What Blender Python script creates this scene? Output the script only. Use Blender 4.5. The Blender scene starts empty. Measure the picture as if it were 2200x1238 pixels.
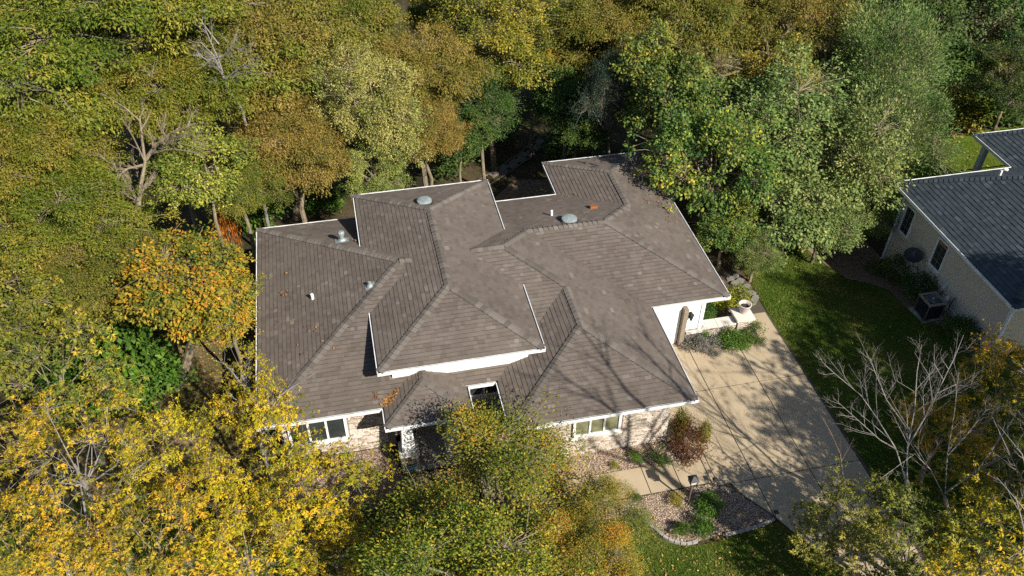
import bpy, math, random
import numpy as np
from mathutils import Vector, Matrix

S = bpy.context.scene
COL = S.collection
random.seed(7)
RNG = np.random.default_rng(7)

# ------------------------------------------------------------------ camera, sky, sun, exposure
CAM = np.array([3.969, -19.6177, 24.9095])
CAM_ROT = (0.84979, -0.00902, -0.21308)
F_PX = 1882.61                       # focal length in pixels of the 2200 px wide photograph
cam_d = bpy.data.cameras.new("camera")
cam_d.sensor_width = 36.0
cam_d.lens = F_PX / 2200.0 * 36.0
cam_d.clip_start = 0.5
cam_d.clip_end = 2000.0
cam = bpy.data.objects.new("camera", cam_d)
COL.objects.link(cam)
cam.location = CAM
cam.rotation_euler = CAM_ROT
S.camera = cam

SUN_TO = Vector((0.47, -0.77, 0.72)).normalized()
SUN_EL = math.asin(SUN_TO.z)
world = bpy.data.worlds.new("World")
S.world = world
world.use_nodes = True
wn = world.node_tree
bg = wn.nodes["Background"]
sky = wn.nodes.new("ShaderNodeTexSky")
sky.sky_type = 'NISHITA'
sky.sun_disc = False
sky.sun_elevation = SUN_EL
sky.sun_rotation = math.atan2(SUN_TO.x, SUN_TO.y)
sky.air_density = 1.0
sky.dust_density = 0.6
wn.links.new(sky.outputs[0], bg.inputs[0])
bg.inputs[1].default_value = 0.065
sun_d = bpy.data.lights.new("sun", 'SUN')
sun_d.energy = 5.0
sun_d.angle = math.radians(0.53)
sun_d.color = (1.0, 0.93, 0.82)
sun = bpy.data.objects.new("sun", sun_d)
COL.objects.link(sun)
sun.rotation_euler = SUN_TO.to_track_quat('Z', 'Y').to_euler()
sun.location = (40, -60, 60)
S.view_settings.view_transform = 'Standard'
S.view_settings.look = 'None'
S.view_settings.gamma = 1.0
S.view_settings.use_curve_mapping = False
S.view_settings.exposure = 0.85
S.render.engine = 'CYCLES'
S.cycles.sample_clamp_indirect = 2.0
S.cycles.max_bounces = 6
S.cycles.diffuse_bounces = 3
S.cycles.transmission_bounces = 3
S.cycles.transparent_max_bounces = 6
S.cycles.use_denoising = False
S.cycles.use_adaptive_sampling = False

# ------------------------------------------------------------------ measuring helpers (photo pixel -> place in the world)
def _rot(r):
    c, s = math.cos, math.sin
    a, b, g = r
    return (np.array([[c(g), -s(g), 0], [s(g), c(g), 0], [0, 0, 1]])
            @ np.array([[c(b), 0, s(b)], [0, 1, 0], [-s(b), 0, c(b)]])
            @ np.array([[1, 0, 0], [0, c(a), -s(a)], [0, s(a), c(a)]]))
CR = _rot(CAM_ROT)
def ray(u, v):
    return CR @ np.array([(u - 1100.0) / F_PX, -(v - 619.0) / F_PX, -1.0])
def at(u, v, z=0.0):
    r = ray(u, v)
    p = CAM + (z - CAM[2]) / r[2] * r
    return Vector(p)
def at_y(u, v, y):
    r = ray(u, v)
    return Vector(CAM + (y - CAM[1]) / r[1] * r)
def at_x(u, v, x):
    r = ray(u, v)
    return Vector(CAM + (x - CAM[0]) / r[0] * r)
def on_plane(u, v, g, e, z0, m):
    """point on the roof plane z = z0 + m*(g.xy - e)"""
    r = ray(u, v)
    t = (z0 + m * (g[0] * CAM[0] + g[1] * CAM[1] - e) - CAM[2]) / (r[2] - m * (g[0] * r[0] + g[1] * r[1]))
    return Vector(CAM + t * r)
def sstep(a, b, x):
    t = min(1.0, max(0.0, (x - a) / (b - a)))
    return t * t * (3 - 2 * t)
def ground(x, y):
    right = sstep(21.0, 27.0, x)
    back = .75 * sstep(10.6, 14.5, y) + .25 * sstep(14.0, 26.0, y)
    h = -1.25 * sstep(1.0, 9.5, y) * right - 1.2 * sstep(9.5, 20.0, y) * right - 3.4 * back * (1 - right)
    return h
def at_g(u, v, up=0.0):
    p = at(u, v, 0)
    for _ in range(6):
        p = at(u, v, ground(p.x, p.y) + up)
    return p

# ------------------------------------------------------------------ materials
def new_mat(name):
    m = bpy.data.materials.new(name)
    m.use_nodes = True
    nt = m.node_tree
    b = nt.nodes["Principled BSDF"]
    return m, nt, b
def N(nt, t, **kw):
    n = nt.nodes.new(t)
    for k, v in kw.items():
        setattr(n, k, v)
    return n
def ramp(nt, stops, interp='LINEAR'):
    n = nt.nodes.new("ShaderNodeValToRGB")
    n.color_ramp.interpolation = interp
    el = n.color_ramp.elements
    while len(el) < len(stops):
        el.new(0.5)
    for e, (p, c) in zip(el, stops):
        e.position = p
        e.color = (c[0], c[1], c[2], 1)
    return n
def noise(nt, scale, detail=4, rough=0.55, vec=None):
    n = nt.nodes.new("ShaderNodeTexNoise")
    n.inputs["Scale"].default_value = scale
    n.inputs["Detail"].default_value = detail
    n.inputs["Roughness"].default_value = rough
    if vec is not None:
        nt.links.new(vec, n.inputs["Vector"])
    return n
def geo_pos(nt):
    return nt.nodes.new("ShaderNodeNewGeometry").outputs["Position"]
def mat_noise(name, stops, scale=5.0, rough=0.8, bump=0.0, bscale=30.0, spec=0.3, metal=0.0, detail=5):
    m, nt, b = new_mat(name)
    pos = geo_pos(nt)
    n = noise(nt, scale, detail, 0.6, pos)
    r = ramp(nt, stops)
    nt.links.new(n.outputs["Fac"], r.inputs[0])
    nt.links.new(r.outputs[0], b.inputs["Base Color"])
    b.inputs["Roughness"].default_value = rough
    b.inputs["Specular IOR Level"].default_value = spec
    b.inputs["Metallic"].default_value = metal
    if bump:
        n2 = noise(nt, bscale, 4, 0.6, pos)
        bp = N(nt, "ShaderNodeBump")
        bp.inputs["Strength"].default_value = bump
        bp.inputs["Distance"].default_value = 0.03
        nt.links.new(n2.outputs["Fac"], bp.inputs["Height"])
        nt.links.new(bp.outputs[0], b.inputs["Normal"])
    return m
def mat_piece(name, stops, big=None, big_scale=0.4, fine_scale=40.0, fine=0.25, rough=0.9, spec=0.2, bump=0.3, bscale=60):
    """colour from the per-piece value 'rnd', weathered by large noise and grained by fine noise"""
    m, nt, b = new_mat(name)
    pos = geo_pos(nt)
    at_ = N(nt, "ShaderNodeAttribute", attribute_name="rnd")
    r = ramp(nt, stops)
    nt.links.new(at_.outputs["Fac"], r.inputs[0])
    col = r.outputs[0]
    def mult(col, nz, lo, hi):
        mr = N(nt, "ShaderNodeMapRange")
        mr.inputs["From Min"].default_value = 0.3
        mr.inputs["From Max"].default_value = 0.7
        mr.inputs["To Min"].default_value = lo
        mr.inputs["To Max"].default_value = hi
        nt.links.new(nz.outputs["Fac"], mr.inputs["Value"])
        mx = N(nt, "ShaderNodeMix", data_type='RGBA', blend_type='MULTIPLY')
        mx.inputs["Factor"].default_value = 1.0
        nt.links.new(col, mx.inputs[6])
        nt.links.new(mr.outputs[0], mx.inputs[7])
        return mx.outputs[2]
    if fine:
        col = mult(col, noise(nt, fine_scale, 3, 0.6, pos), 1 - fine, 1 + fine)
    if big:
        col = mult(col, noise(nt, big_scale, 5, 0.6, pos), 1 - big, 1 + big)
    nt.links.new(col, b.inputs["Base Color"])
    b.inputs["Roughness"].default_value = rough
    b.inputs["Specular IOR Level"].default_value = spec
    if bump:
        bp = N(nt, "ShaderNodeBump")
        bp.inputs["Strength"].default_value = bump
        bp.inputs["Distance"].default_value = 0.02
        nt.links.new(noise(nt, bscale, 4, 0.6, pos).outputs["Fac"], bp.inputs["Height"])
        nt.links.new(bp.outputs[0], b.inputs["Normal"])
    return m
def mat_leaf(name, stops, transl=0.24, rough=0.6, hue=0.02, val=0.12):
    """leaf colours picked by the per-leaf value, shifted a little from tree to tree"""
    m, nt, b = new_mat(name)
    out = nt.nodes["Material Output"]
    a = N(nt, "ShaderNodeAttribute", attribute_name="rnd")
    r = ramp(nt, stops)
    nt.links.new(a.outputs["Fac"], r.inputs[0])
    oi = N(nt, "ShaderNodeObjectInfo")
    def mrange(src, lo, hi):
        q = N(nt, "ShaderNodeMapRange")
        q.inputs["To Min"].default_value = lo
        q.inputs["To Max"].default_value = hi
        nt.links.new(src, q.inputs["Value"])
        return q.outputs[0]
    hs = N(nt, "ShaderNodeHueSaturation")
    nt.links.new(mrange(oi.outputs["Random"], 0.5 - hue, 0.5 + hue), hs.inputs["Hue"])
    a2 = N(nt, "ShaderNodeAttribute", attribute_name="tone")
    nt.links.new(mrange(a2.outputs["Fac"], 1 - val, 1 + val), hs.inputs["Value"])
    nt.links.new(r.outputs[0], hs.inputs["Color"])
    nt.links.new(hs.outputs[0], b.inputs["Base Color"])
    b.inputs["Roughness"].default_value = rough
    b.inputs["Specular IOR Level"].default_value = 0.25
    tr = N(nt, "ShaderNodeBsdfTranslucent")
    nt.links.new(hs.outputs[0], tr.inputs["Color"])
    mx = N(nt, "ShaderNodeMixShader")
    mx.inputs[0].default_value = transl
    nt.links.new(b.outputs[0], mx.inputs[1])
    nt.links.new(tr.outputs[0], mx.inputs[2])
    nt.links.new(mx.outputs[0], out.inputs["Surface"])
    return m
def mat_glass(name, col=(0.02, 0.025, 0.025), rough=0.03):
    m, nt, b = new_mat(name)
    pos = geo_pos(nt)
    n = noise(nt, 1.3, 3, 0.5, pos)
    r = ramp(nt, [(0.3, col), (0.7, tuple(min(1, c * 1.8 + 0.004) for c in col))])
    nt.links.new(n.outputs["Fac"], r.inputs[0])
    nt.links.new(r.outputs[0], b.inputs["Base Color"])
    b.inputs["Roughness"].default_value = rough
    b.inputs["Specular IOR Level"].default_value = 0.8
    return m

M = {}
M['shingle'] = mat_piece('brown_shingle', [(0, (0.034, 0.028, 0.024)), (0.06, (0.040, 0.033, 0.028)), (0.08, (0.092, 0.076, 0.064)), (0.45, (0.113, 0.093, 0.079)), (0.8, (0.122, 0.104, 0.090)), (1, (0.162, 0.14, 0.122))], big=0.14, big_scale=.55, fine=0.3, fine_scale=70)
M['cap'] = mat_piece('brown_ridge_shingle', [(0, (0.092, 0.08, 0.069)), (1, (0.148, 0.13, 0.113))], big=0.12, fine=0.25, fine_scale=55)
M['deck'] = mat_noise('roof_underlay', [(0.3, (0.05, 0.043, 0.037)), (0.7, (0.08, 0.07, 0.06))], 6)
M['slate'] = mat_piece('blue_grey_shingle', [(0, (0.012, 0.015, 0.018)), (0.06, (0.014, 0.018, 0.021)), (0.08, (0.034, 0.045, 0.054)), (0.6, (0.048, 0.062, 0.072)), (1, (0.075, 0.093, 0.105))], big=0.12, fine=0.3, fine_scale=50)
M['white'] = mat_noise('white_paint', [(0.3, (0.66, 0.66, 0.66)), (0.7, (0.78, 0.78, 0.77))], 3, 0.55)
M['gutter'] = mat_noise('white_gutter_metal', [(0.25, (0.42, 0.43, 0.43)), (0.5, (0.66, 0.67, 0.68)), (0.75, (0.74, 0.75, 0.76))], 2.2, 0.45, detail=8)
M['trough'] = mat_noise('grimy_gutter_trough', [(0.3, (0.16, 0.16, 0.13)), (0.7, (0.30, 0.31, 0.28))], 4, 0.8)
M['siding_w'] = mat_noise('white_siding', [(0.3, (0.62, 0.66, 0.70)), (0.7, (0.72, 0.75, 0.78))], 2, 0.6)
M['siding_t'] = mat_noise('taupe_siding', [(0.3, (0.52, 0.455, 0.365)), (0.7, (0.57, 0.50, 0.405))], 2, 0.7)
M['found'] = mat_noise('painted_foundation', [(0.3, (0.46, 0.50, 0.52)), (0.7, (0.58, 0.61, 0.62))], 3, 0.8)
M['stone'] = mat_piece('ledge_stone', [(0, (0.22, 0.155, 0.105)), (0.25, (0.40, 0.33, 0.26)), (0.6, (0.48, 0.42, 0.355)), (1, (0.58, 0.535, 0.475))], big=0.1, fine=0.25, fine_scale=14, bump=0.5, bscale=30)
M['mortar'] = mat_noise('mortar', [(0.3, (0.22, 0.19, 0.16)), (0.7, (0.32, 0.28, 0.24))], 8)
M['lime'] = mat_noise('limestone_cap', [(0.25, (0.47, 0.44, 0.38)), (0.75, (0.62, 0.59, 0.53))], 5, 0.85, 0.2, 40)
M['concrete'] = mat_noise('tan_concrete', [(0.22, (0.235, 0.19, 0.125)), (0.42, (0.33, 0.262, 0.172)), (0.6, (0.36, 0.29, 0.195)), (0.85, (0.40, 0.328, 0.228))], 0.9, 0.9, 0.2, 60, detail=12)
M['patio'] = mat_noise('grey_concrete', [(0.25, (0.22, 0.20, 0.18)), (0.75, (0.32, 0.29, 0.26))], 2.0, 0.9, 0.15, 60)
M['flag'] = mat_noise('grey_flagstone', [(0.25, (0.12, 0.11, 0.095)), (0.75, (0.22, 0.205, 0.18))], 5, 0.9, 0.4, 25)
M['path'] = mat_noise('shade_toned_path_stone', [(0.25, (0.10, 0.085, 0.07)), (0.75, (0.20, 0.175, 0.15))], 6, 0.95, 0.3, 25)  # stone tone darkened to stand in for the back yard shade
M['joint'] = mat_noise('dark_joint', [(0.3, (0.05, 0.042, 0.03)), (0.7, (0.09, 0.075, 0.055))], 8)
M['curb'] = mat_noise('pale_curb_stone', [(0.25, (0.21, 0.195, 0.17)), (0.75, (0.34, 0.32, 0.285))], 5, 0.9, 0.3, 25)
M['gravel'] = mat_piece('river_gravel', [(0, (0.17, 0.125, 0.095)), (0.3, (0.26, 0.195, 0.155)), (0.6, (0.33, 0.26, 0.21)), (0.85, (0.41, 0.335, 0.27)), (1, (0.42, 0.29, 0.17))], fine=0.2, fine_scale=20)
M['mulch'] = mat_noise('leafy_mulch', [(0.25, (0.07, 0.048, 0.032)), (0.5, (0.16, 0.11, 0.075)), (0.75, (0.26, 0.185, 0.125))], 7, 1.0, 0.6, 30, detail=10)
M['metal'] = mat_noise('galvanised_metal', [(0.3, (0.20, 0.24, 0.24)), (0.7, (0.34, 0.38, 0.38))], 6, 0.5, metal=0.3)
M['pvc'] = mat_noise('white_pvc_pipe', [(0.3, (0.72, 0.72, 0.70)), (0.7, (0.80, 0.80, 0.79))], 4, 0.4)
M['rust'] = mat_noise('rusty_red_metal', [(0.3, (0.22, 0.075, 0.03)), (0.7, (0.34, 0.13, 0.05))], 9, 0.7)
M['black'] = mat_noise('black_metal', [(0.3, (0.012, 0.013, 0.015)), (0.7, (0.03, 0.032, 0.036))], 4, 0.45)
M['bronze'] = mat_noise('bronze_post', [(0.3, (0.09, 0.06, 0.045)), (0.7, (0.16, 0.11, 0.08))], 6, 0.6)
M['teal'] = mat_noise('teal_glazed_pot', [(0.3, (0.10, 0.26, 0.29)), (0.7, (0.20, 0.40, 0.43))], 7, 0.35, spec=0.5)
M['soil'] = mat_noise('dark_potting_soil', [(0.3, (0.02, 0.016, 0.012)), (0.7, (0.05, 0.04, 0.03))], 20, 1.0)
M['potstone'] = mat_noise('weathered_urn', [(0.25, (0.34, 0.29, 0.26)), (0.75, (0.55, 0.50, 0.46))], 8, 0.9, 0.3, 30)
M['orange'] = mat_noise('orange_cushion', [(0.3, (0.42, 0.075, 0.02)), (0.7, (0.52, 0.11, 0.03))], 8, 0.9)
M['wood'] = mat_noise('grey_brown_wood', [(0.3, (0.17, 0.14, 0.105)), (0.7, (0.26, 0.215, 0.165))], 7, 0.9)
M['deckwood'] = mat_noise('brown_deck_board', [(0.3, (0.12, 0.075, 0.055)), (0.7, (0.20, 0.135, 0.10))], 6, 0.8)
M['bark'] = mat_noise('grey_tan_bark', [(0.25, (0.10, 0.078, 0.05)), (0.5, (0.19, 0.155, 0.105)), (0.75, (0.29, 0.24, 0.165))], 5, 0.95, 0.6, 18, detail=9)
M['palebark'] = mat_noise('pale_grey_bark', [(0.25, (0.12, 0.108, 0.098)), (0.75, (0.30, 0.275, 0.26))], 4, 0.95, 0.4, 18)
M['moss'] = mat_noise('lichen_bark', [(0.25, (0.08, 0.06, 0.03)), (0.5, (0.15, 0.12, 0.055)), (0.75, (0.25, 0.21, 0.12))], 4, 0.95, 0.6, 18)
M['glass'] = mat_glass('dark_window_glass')
M['glassg'] = mat_glass('green_reflection_glass', (0.13, 0.135, 0.075), 0.1)  # greenish reflection put into the pane colour of the front window
M['frost'] = mat_glass('frosted_lantern_glass', (0.5, 0.5, 0.45), 0.3)
M['fascia'] = M['white']

# grass, litter, forest floor
def ground_mat(name, a, b_, c, s1=0.35, s2=9.0):
    m, nt, bs = new_mat(name)
    pos = geo_pos(nt)
    n1 = noise(nt, s1, 6, 0.62, pos)
    n2 = noise(nt, s2, 8, 0.7, pos)
    mx = N(nt, "ShaderNodeMath", operation='MULTIPLY_ADD')
    mx.inputs[1].default_value = 0.55
    nt.links.new(n1.outputs["Fac"], mx.inputs[0])
    sc = N(nt, "ShaderNodeMath", operation='MULTIPLY')
    sc.inputs[1].default_value = 0.45
    nt.links.new(n2.outputs["Fac"], sc.inputs[0])
    nt.links.new(sc.outputs[0], mx.inputs[2])
    r = ramp(nt, [(0.36, a), (0.5, b_), (0.64, c)])
    nt.links.new(mx.outputs[0], r.inputs[0])
    nt.links.new(r.outputs[0], bs.inputs["Base Color"])
    bs.inputs["Roughness"].default_value = 1.0
    bs.inputs["Specular IOR Level"].default_value = 0.1
    bp = N(nt, "ShaderNodeBump")
    bp.inputs["Strength"].default_value = 0.8
    bp.inputs["Distance"].default_value = 0.06
    nt.links.new(n2.outputs["Fac"], bp.inputs["Height"])
    nt.links.new(bp.outputs[0], bs.inputs["Normal"])
    return m
M['forest'] = ground_mat('forest_floor', (0.018, 0.018, 0.008), (0.05, 0.042, 0.02), (0.11, 0.08, 0.045))
M['lawn'] = ground_mat('lawn', (0.026, 0.052, 0.006), (0.055, 0.088, 0.010), (0.115, 0.10, 0.028))
M['drylawn'] = ground_mat('dry_leafy_lawn', (0.045, 0.05, 0.015), (0.11, 0.085, 0.04), (0.21, 0.155, 0.09))
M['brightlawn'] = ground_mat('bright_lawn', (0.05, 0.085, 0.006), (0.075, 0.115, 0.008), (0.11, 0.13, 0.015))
M['grass'] = mat_piece('grass_blades', [(0, (0.035, 0.075, 0.007)), (0.5, (0.075, 0.12, 0.012)), (0.8, (0.13, 0.135, 0.03)), (1, (0.23, 0.18, 0.06))], fine=0, bump=0)
M['litter'] = mat_piece('fallen_leaf', [(0, (0.12, 0.07, 0.03)), (0.4, (0.28, 0.16, 0.05)), (0.75, (0.42, 0.28, 0.05)), (1, (0.45, 0.34, 0.16))], fine=0, bump=0)
M['rooflitter'] = mat_piece('brown_fallen_leaf', [(0, (0.10, 0.045, 0.02)), (0.6, (0.26, 0.12, 0.04)), (1, (0.36, 0.20, 0.06))], fine=0, bump=0)

# ------------------------------------------------------------------ object helpers
ORG = {}
def tag(o, label=None, cat=None, group=None, kind=None):
    if label: o['label'] = label
    if cat: o['category'] = cat
    if group: o['group'] = group
    if kind: o['kind'] = kind
    return o
def thing(name, label, cat, loc, group=None):
    o = bpy.data.objects.new(name, None)
    o.empty_display_size = 0.3
    COL.objects.link(o)
    o.location = loc
    ORG[o] = Vector(loc)
    return tag(o, label, cat, group)
class MB:
    """collects boxes, tubes and polygons in world coordinates; build() links them as one mesh object"""
    def __init__(s):
        s.v, s.f, s.r = [], [], []
    def poly(s, pts, rnd=0.5):
        n = len(s.v)
        s.v += [tuple(p) for p in pts]
        s.f.append(tuple(range(n, n + len(pts))))
        s.r.append(rnd)
        return s
    def hexa(s, p, rnd=0.5, skip=()):
        """eight corners: bottom 0-3 counter-clockwise, top 4-7"""
        n = len(s.v)
        s.v += [tuple(q) for q in p]
        fs = dict(b=(3, 2, 1, 0), t=(4, 5, 6, 7), s0=(0, 1, 5, 4), s1=(1, 2, 6, 5), s2=(2, 3, 7, 6), s3=(3, 0, 4, 7))
        for k, f in fs.items():
            if k in skip: continue
            s.f.append(tuple(n + i for i in f))
            s.r.append(rnd)
        return s
    def box(s, x0, x1, y0, y1, z0, z1, rnd=0.5, skip=()):
        return s.hexa([(x0, y0, z0), (x1, y0, z0), (x1, y1, z0), (x0, y1, z0), (x0, y0, z1), (x1, y0, z1), (x1, y1, z1), (x0, y1, z1)], rnd, skip)
    def prism(s, pts, z0, z1, rnd=0.5, bottom=False):
        n = len(s.v); k = len(pts)
        f0 = (lambda p: z0(p[0], p[1])) if callable(z0) else (lambda p: z0)
        f1 = (lambda p: z1(p[0], p[1])) if callable(z1) else (lambda p: z1)
        s.v += [(p[0], p[1], f0(p)) for p in pts] + [(p[0], p[1], f1(p)) for p in pts]
        s.f.append(tuple(range(n + k, n + 2 * k))); s.r.append(rnd)
        if bottom:
            s.f.append(tuple(range(n + k - 1, n - 1, -1))); s.r.append(rnd)
        for i in range(k):
            j = (i + 1) % k
            s.f.append((n + i, n + j, n + k + j, n + k + i)); s.r.append(rnd)
        return s
    def tube(s, path, rad, n=6, cap=True, rnd=0.5):
        path = [Vector(p) for p in path]
        if not hasattr(rad, '__len__'): rad = [rad] * len(path)
        base = len(s.v)
        for i, p in enumerate(path):
            d = (path[min(i + 1, len(path) - 1)] - path[max(i - 1, 0)])
            d = d.normalized() if d.length > 1e-9 else Vector((0, 0, 1))
            a = d.cross(Vector((0.31, 0.17, 0.93)) if abs(d.z) < 0.9 else Vector((1, 0.1, 0))).normalized()
            b = d.cross(a)
            for k in range(n):
                t = 2 * math.pi * k / n
                q = p + (a * math.cos(t) + b * math.sin(t)) * rad[i]
                s.v.append((q.x, q.y, q.z))
        for i in range(len(path) - 1):
            for k in range(n):
                k2 = (k + 1) % n
                s.f.append((base + i * n + k, base + i * n + k2, base + (i + 1) * n + k2, base + (i + 1) * n + k)); s.r.append(rnd)
        if cap:
            s.f.append(tuple(base + k for k in range(n))[::-1]); s.r.append(rnd)
            s.f.append(tuple(base + (len(path) - 1) * n + k for k in range(n))); s.r.append(rnd)
        return s
    def lathe(s, cx, cy, prof, n=16, rnd=0.5):
        """profile of (radius, z) from bottom to top, spun about a vertical axis"""
        base = len(s.v)
        for r, z in prof:
            for k in range(n):
                t = 2 * math.pi * k / n
                s.v.append((cx + r * math.cos(t), cy + r * math.sin(t), z))
        for i in range(len(prof) - 1):
            for k in range(n):
                k2 = (k + 1) % n
                s.f.append((base + i * n + k, base + i * n + k2, base + (i + 1) * n + k2, base + (i + 1) * n + k)); s.r.append(rnd)
        s.f.append(tuple(base + k for k in range(n))[::-1]); s.r.append(rnd)
        s.f.append(tuple(base + (len(prof) - 1) * n + k for k in range(n))); s.r.append(rnd)
        return s
    def mesh(s, name, mat, org=(0, 0, 0), smooth=False):
        me = bpy.data.meshes.new(name)
        ox, oy, oz = org
        me.from_pydata([(x - ox, y - oy, z - oz) for x, y, z in s.v], [], s.f)
        a = me.attributes.new("rnd", 'FLOAT', 'FACE')
        a.data.foreach_set("value", s.r)
        if mat: me.materials.append(mat)
        if smooth:
            me.polygons.foreach_set("use_smooth", [True] * len(me.polygons))
        me.update()
        return me
    def build(s, name, mat, parent=None, org=None, smooth=False, label=None, cat=None, group=None, kind=None):
        base = ORG.get(parent, Vector((0, 0, 0))) if parent else Vector((0, 0, 0))
        loc = Vector(org) if org is not None else base
        o = bpy.data.objects.new(name, s.mesh(name, mat, loc, smooth))
        COL.objects.link(o)
        if parent:
            o.parent = parent
            o.location = loc - base
        else:
            o.location = loc
        ORG[o] = loc
        return tag(o, label, cat, group, kind)
def link_copy(o, parent, loc_world):
    c = o.copy()
    COL.objects.link(c)
    c.parent = parent
    c.location = Vector(loc_world) - ORG[parent]
    return c
def window(parent, x0, x1, z0, z1, y, n, glass, frame=0.09, depth=0.06, bars=None, axis='y'):
    """a window in a wall facing -y (axis 'y') or facing -x (axis 'x'); frame > pane, mullion, sill"""
    def bx(mb, a0, a1, d0, d1, c0, c1):
        if axis == 'y': mb.box(a0, a1, y + d0, y + d1, c0, c1)
        else: mb.box(y + d0, y + d1, a0, a1, c0, c1)
    fr = MB()
    bx(fr, x0, x1, -depth, 0.02, z1 - frame, z1); bx(fr, x0, x1, -depth, 0.02, z0, z0 + frame)
    bx(fr, x0, x0 + frame, -depth, 0.02, z0 + frame, z1 - frame); bx(fr, x1 - frame, x1, -depth, 0.02, z0 + frame, z1 - frame)
    f = fr.build('window', M['white'], parent)
    w = (x1 - x0 - 2 * frame)
    for i in range(n):
        a0 = x0 + frame + w * i / n; a1 = x0 + frame + w * (i + 1) / n
        p = MB(); bx(p, a0 + 0.01, a1 - 0.01, -0.012, 0.0, z0 + frame, z1 - frame)
        p.build('pane', glass, f)
        if i:
            q = MB(); bx(q, a0 - 0.035, a0 + 0.035, -depth * 0.9, 0.0, z0 + frame, z1 - frame)
            q.build('mullion', M['white'], f)
        if bars:
            q = MB()
            for k in range(1, bars[0]):
                t = a0 + (a1 - a0) * k / bars[0]
                bx(q, t - 0.007, t + 0.007, -0.02, -0.012, z0 + frame, z1 - frame)
            for k in range(1, bars[1]):
                t = z0 + frame + (z1 - z0 - 2 * frame) * k / bars[1]
                bx(q, a0, a1, -0.0225, -0.0125, t - 0.007, t + 0.007)
            q.build('glazing_bar', M['wood'], f)
    s_ = MB(); bx(s_, x0 - 0.06, x1 + 0.06, -depth - 0.05, 0.0, z0 - 0.07, z0 - 0.003)
    s_.build('sill', M['lime'], f)
    return f
# ------------------------------------------------------------------ the ground
def sheet(name, mat, xs, ys, fz, label=None, kind='structure', keep=None):
    mb = MB()
    idx = {}
    for j, y in enumerate(ys):
        for i, x in enumerate(xs):
            idx[i, j] = len(mb.v); mb.v.append((x, y, fz(x, y)))
    for j in range(len(ys) - 1):
        for i in range(len(xs) - 1):
            if keep and not keep((xs[i] + xs[i + 1]) / 2, (ys[j] + ys[j + 1]) / 2): continue
            mb.f.append((idx[i, j], idx[i + 1, j], idx[i + 1, j + 1], idx[i, j + 1])); mb.r.append(0.5)
    o = mb.build(name, mat, smooth=True, kind=kind)
    if label: o['label'] = label
    return o
fr = list(np.arange(-40, 70.01, 1.0))
xs = [-900, -500, -250, -120, -70] + fr + [90, 140, 260, 500, 900]
sheet('ground', M['forest'], xs, xs, lambda x, y: ground(x, y) - 0.03, 'dark leaf strewn ground under the trees and round both houses')
def in_poly(x, y, P):
    c = False
    for i in range(len(P)):
        x1, y1 = P[i]; x2, y2 = P[i - 1]
        if (y1 > y) != (y2 > y) and x < (x2 - x1) * (y - y1) / (y2 - y1) + x1: c = not c
    return c
ARC = lambda c, r, a0, a1, n: [(c[0] + r * math.cos(math.radians(a0 + (a1 - a0) * i / n)), c[1] + r * math.sin(math.radians(a0 + (a1 - a0) * i / n))) for i in range(n + 1)]
def flat_sheet(name, mat, P, up, label, kind='structure', thick=0.0):
    """a polygon laid on the terrain"""
    import bmesh
    bm = bmesh.new()
    vs = [bm.verts.new((p[0], p[1], 0)) for p in P]
    bm.faces.new(vs)
    for k in range(60):
        for ax in (0, 1):
            pass
    x0 = min(p[0] for p in P); x1 = max(p[0] for p in P); y0 = min(p[1] for p in P); y1 = max(p[1] for p in P)
    for ax, lo, hi in ((0, x0, x1), (1, y0, y1)):
        t = math.floor(lo) + 1.0
        while t < hi:
            co = (t, 0, 0) if ax == 0 else (0, t, 0); no = (1, 0, 0) if ax == 0 else (0, 1, 0)
            bmesh.ops.bisect_plane(bm, geom=bm.verts[:] + bm.edges[:] + bm.faces[:], plane_co=co, plane_no=no, dist=1e-5)
            t += 1.0
    for v in bm.verts: v.co.z = ground(v.co.x, v.co.y) + up
    bmesh.ops.recalc_face_normals(bm, faces=bm.faces[:])
    if bm.faces[:] and sum(f.normal.z for f in bm.faces) < 0:
        bmesh.ops.reverse_faces(bm, faces=bm.faces[:])
    me = bpy.data.meshes.new(name); bm.to_mesh(me); bm.free()
    me.materials.append(mat)
    o = bpy.data.objects.new(name, me); COL.objects.link(o)
    ORG[o] = Vector((0, 0, 0))
    return tag(o, label, kind=kind)
LAWN_R = [(20.32, -16), (40, -16), (40, 0), (27.2, 0.0), (27.0, 2.2), (26.4, 3.6), (26.6, 5.2), (26.1, 5.9), (25.2, 6.4), (24.2, 9.5), (20.6, 9.5), (20.32, 4.0)]
flat_sheet('lawn', M['lawn'], LAWN_R, -0.012, 'green lawn between the driveway and the grey roofed house')
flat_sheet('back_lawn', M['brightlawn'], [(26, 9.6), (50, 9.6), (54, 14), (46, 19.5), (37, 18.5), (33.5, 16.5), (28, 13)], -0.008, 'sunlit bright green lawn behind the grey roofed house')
flat_sheet('front_lawn', M['lawn'], [(-20, -16), (20.2, -16), (17.6, -7.2), (16.35, -5.2), (14.4, -5.45), (13.4, -5.5), (12.4, -5.1), (11.4, -4.15), (2.9, -4.4), (-0.2, -1.0), (-6, 0.5), (-20, 0.5)], -0.012, 'front lawn scattered with yellow leaves below the gravel beds')
flat_sheet('side_lawn', M['drylawn'], [(-7, 0.52), (-0.25, 0.0), (0.3, 0.52), (0.3, 11.2), (-3.2, 9.5), (-5.8, 6.0)], -0.010, 'dry leaf littered grass beside the left wall of the brown roofed house')
flat_sheet('garden_bed', M['mulch'], [(24.3, 9.4), (25.25, 6.42), (26.15, 5.92), (26.65, 5.2), (26.45, 3.6), (27.05, 2.2), (27.25, 0.0), (28.0, -0.6), (28.0, 9.4)], -0.004, 'brown mulch bed along the taupe side wall of the neighbouring house')
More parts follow.
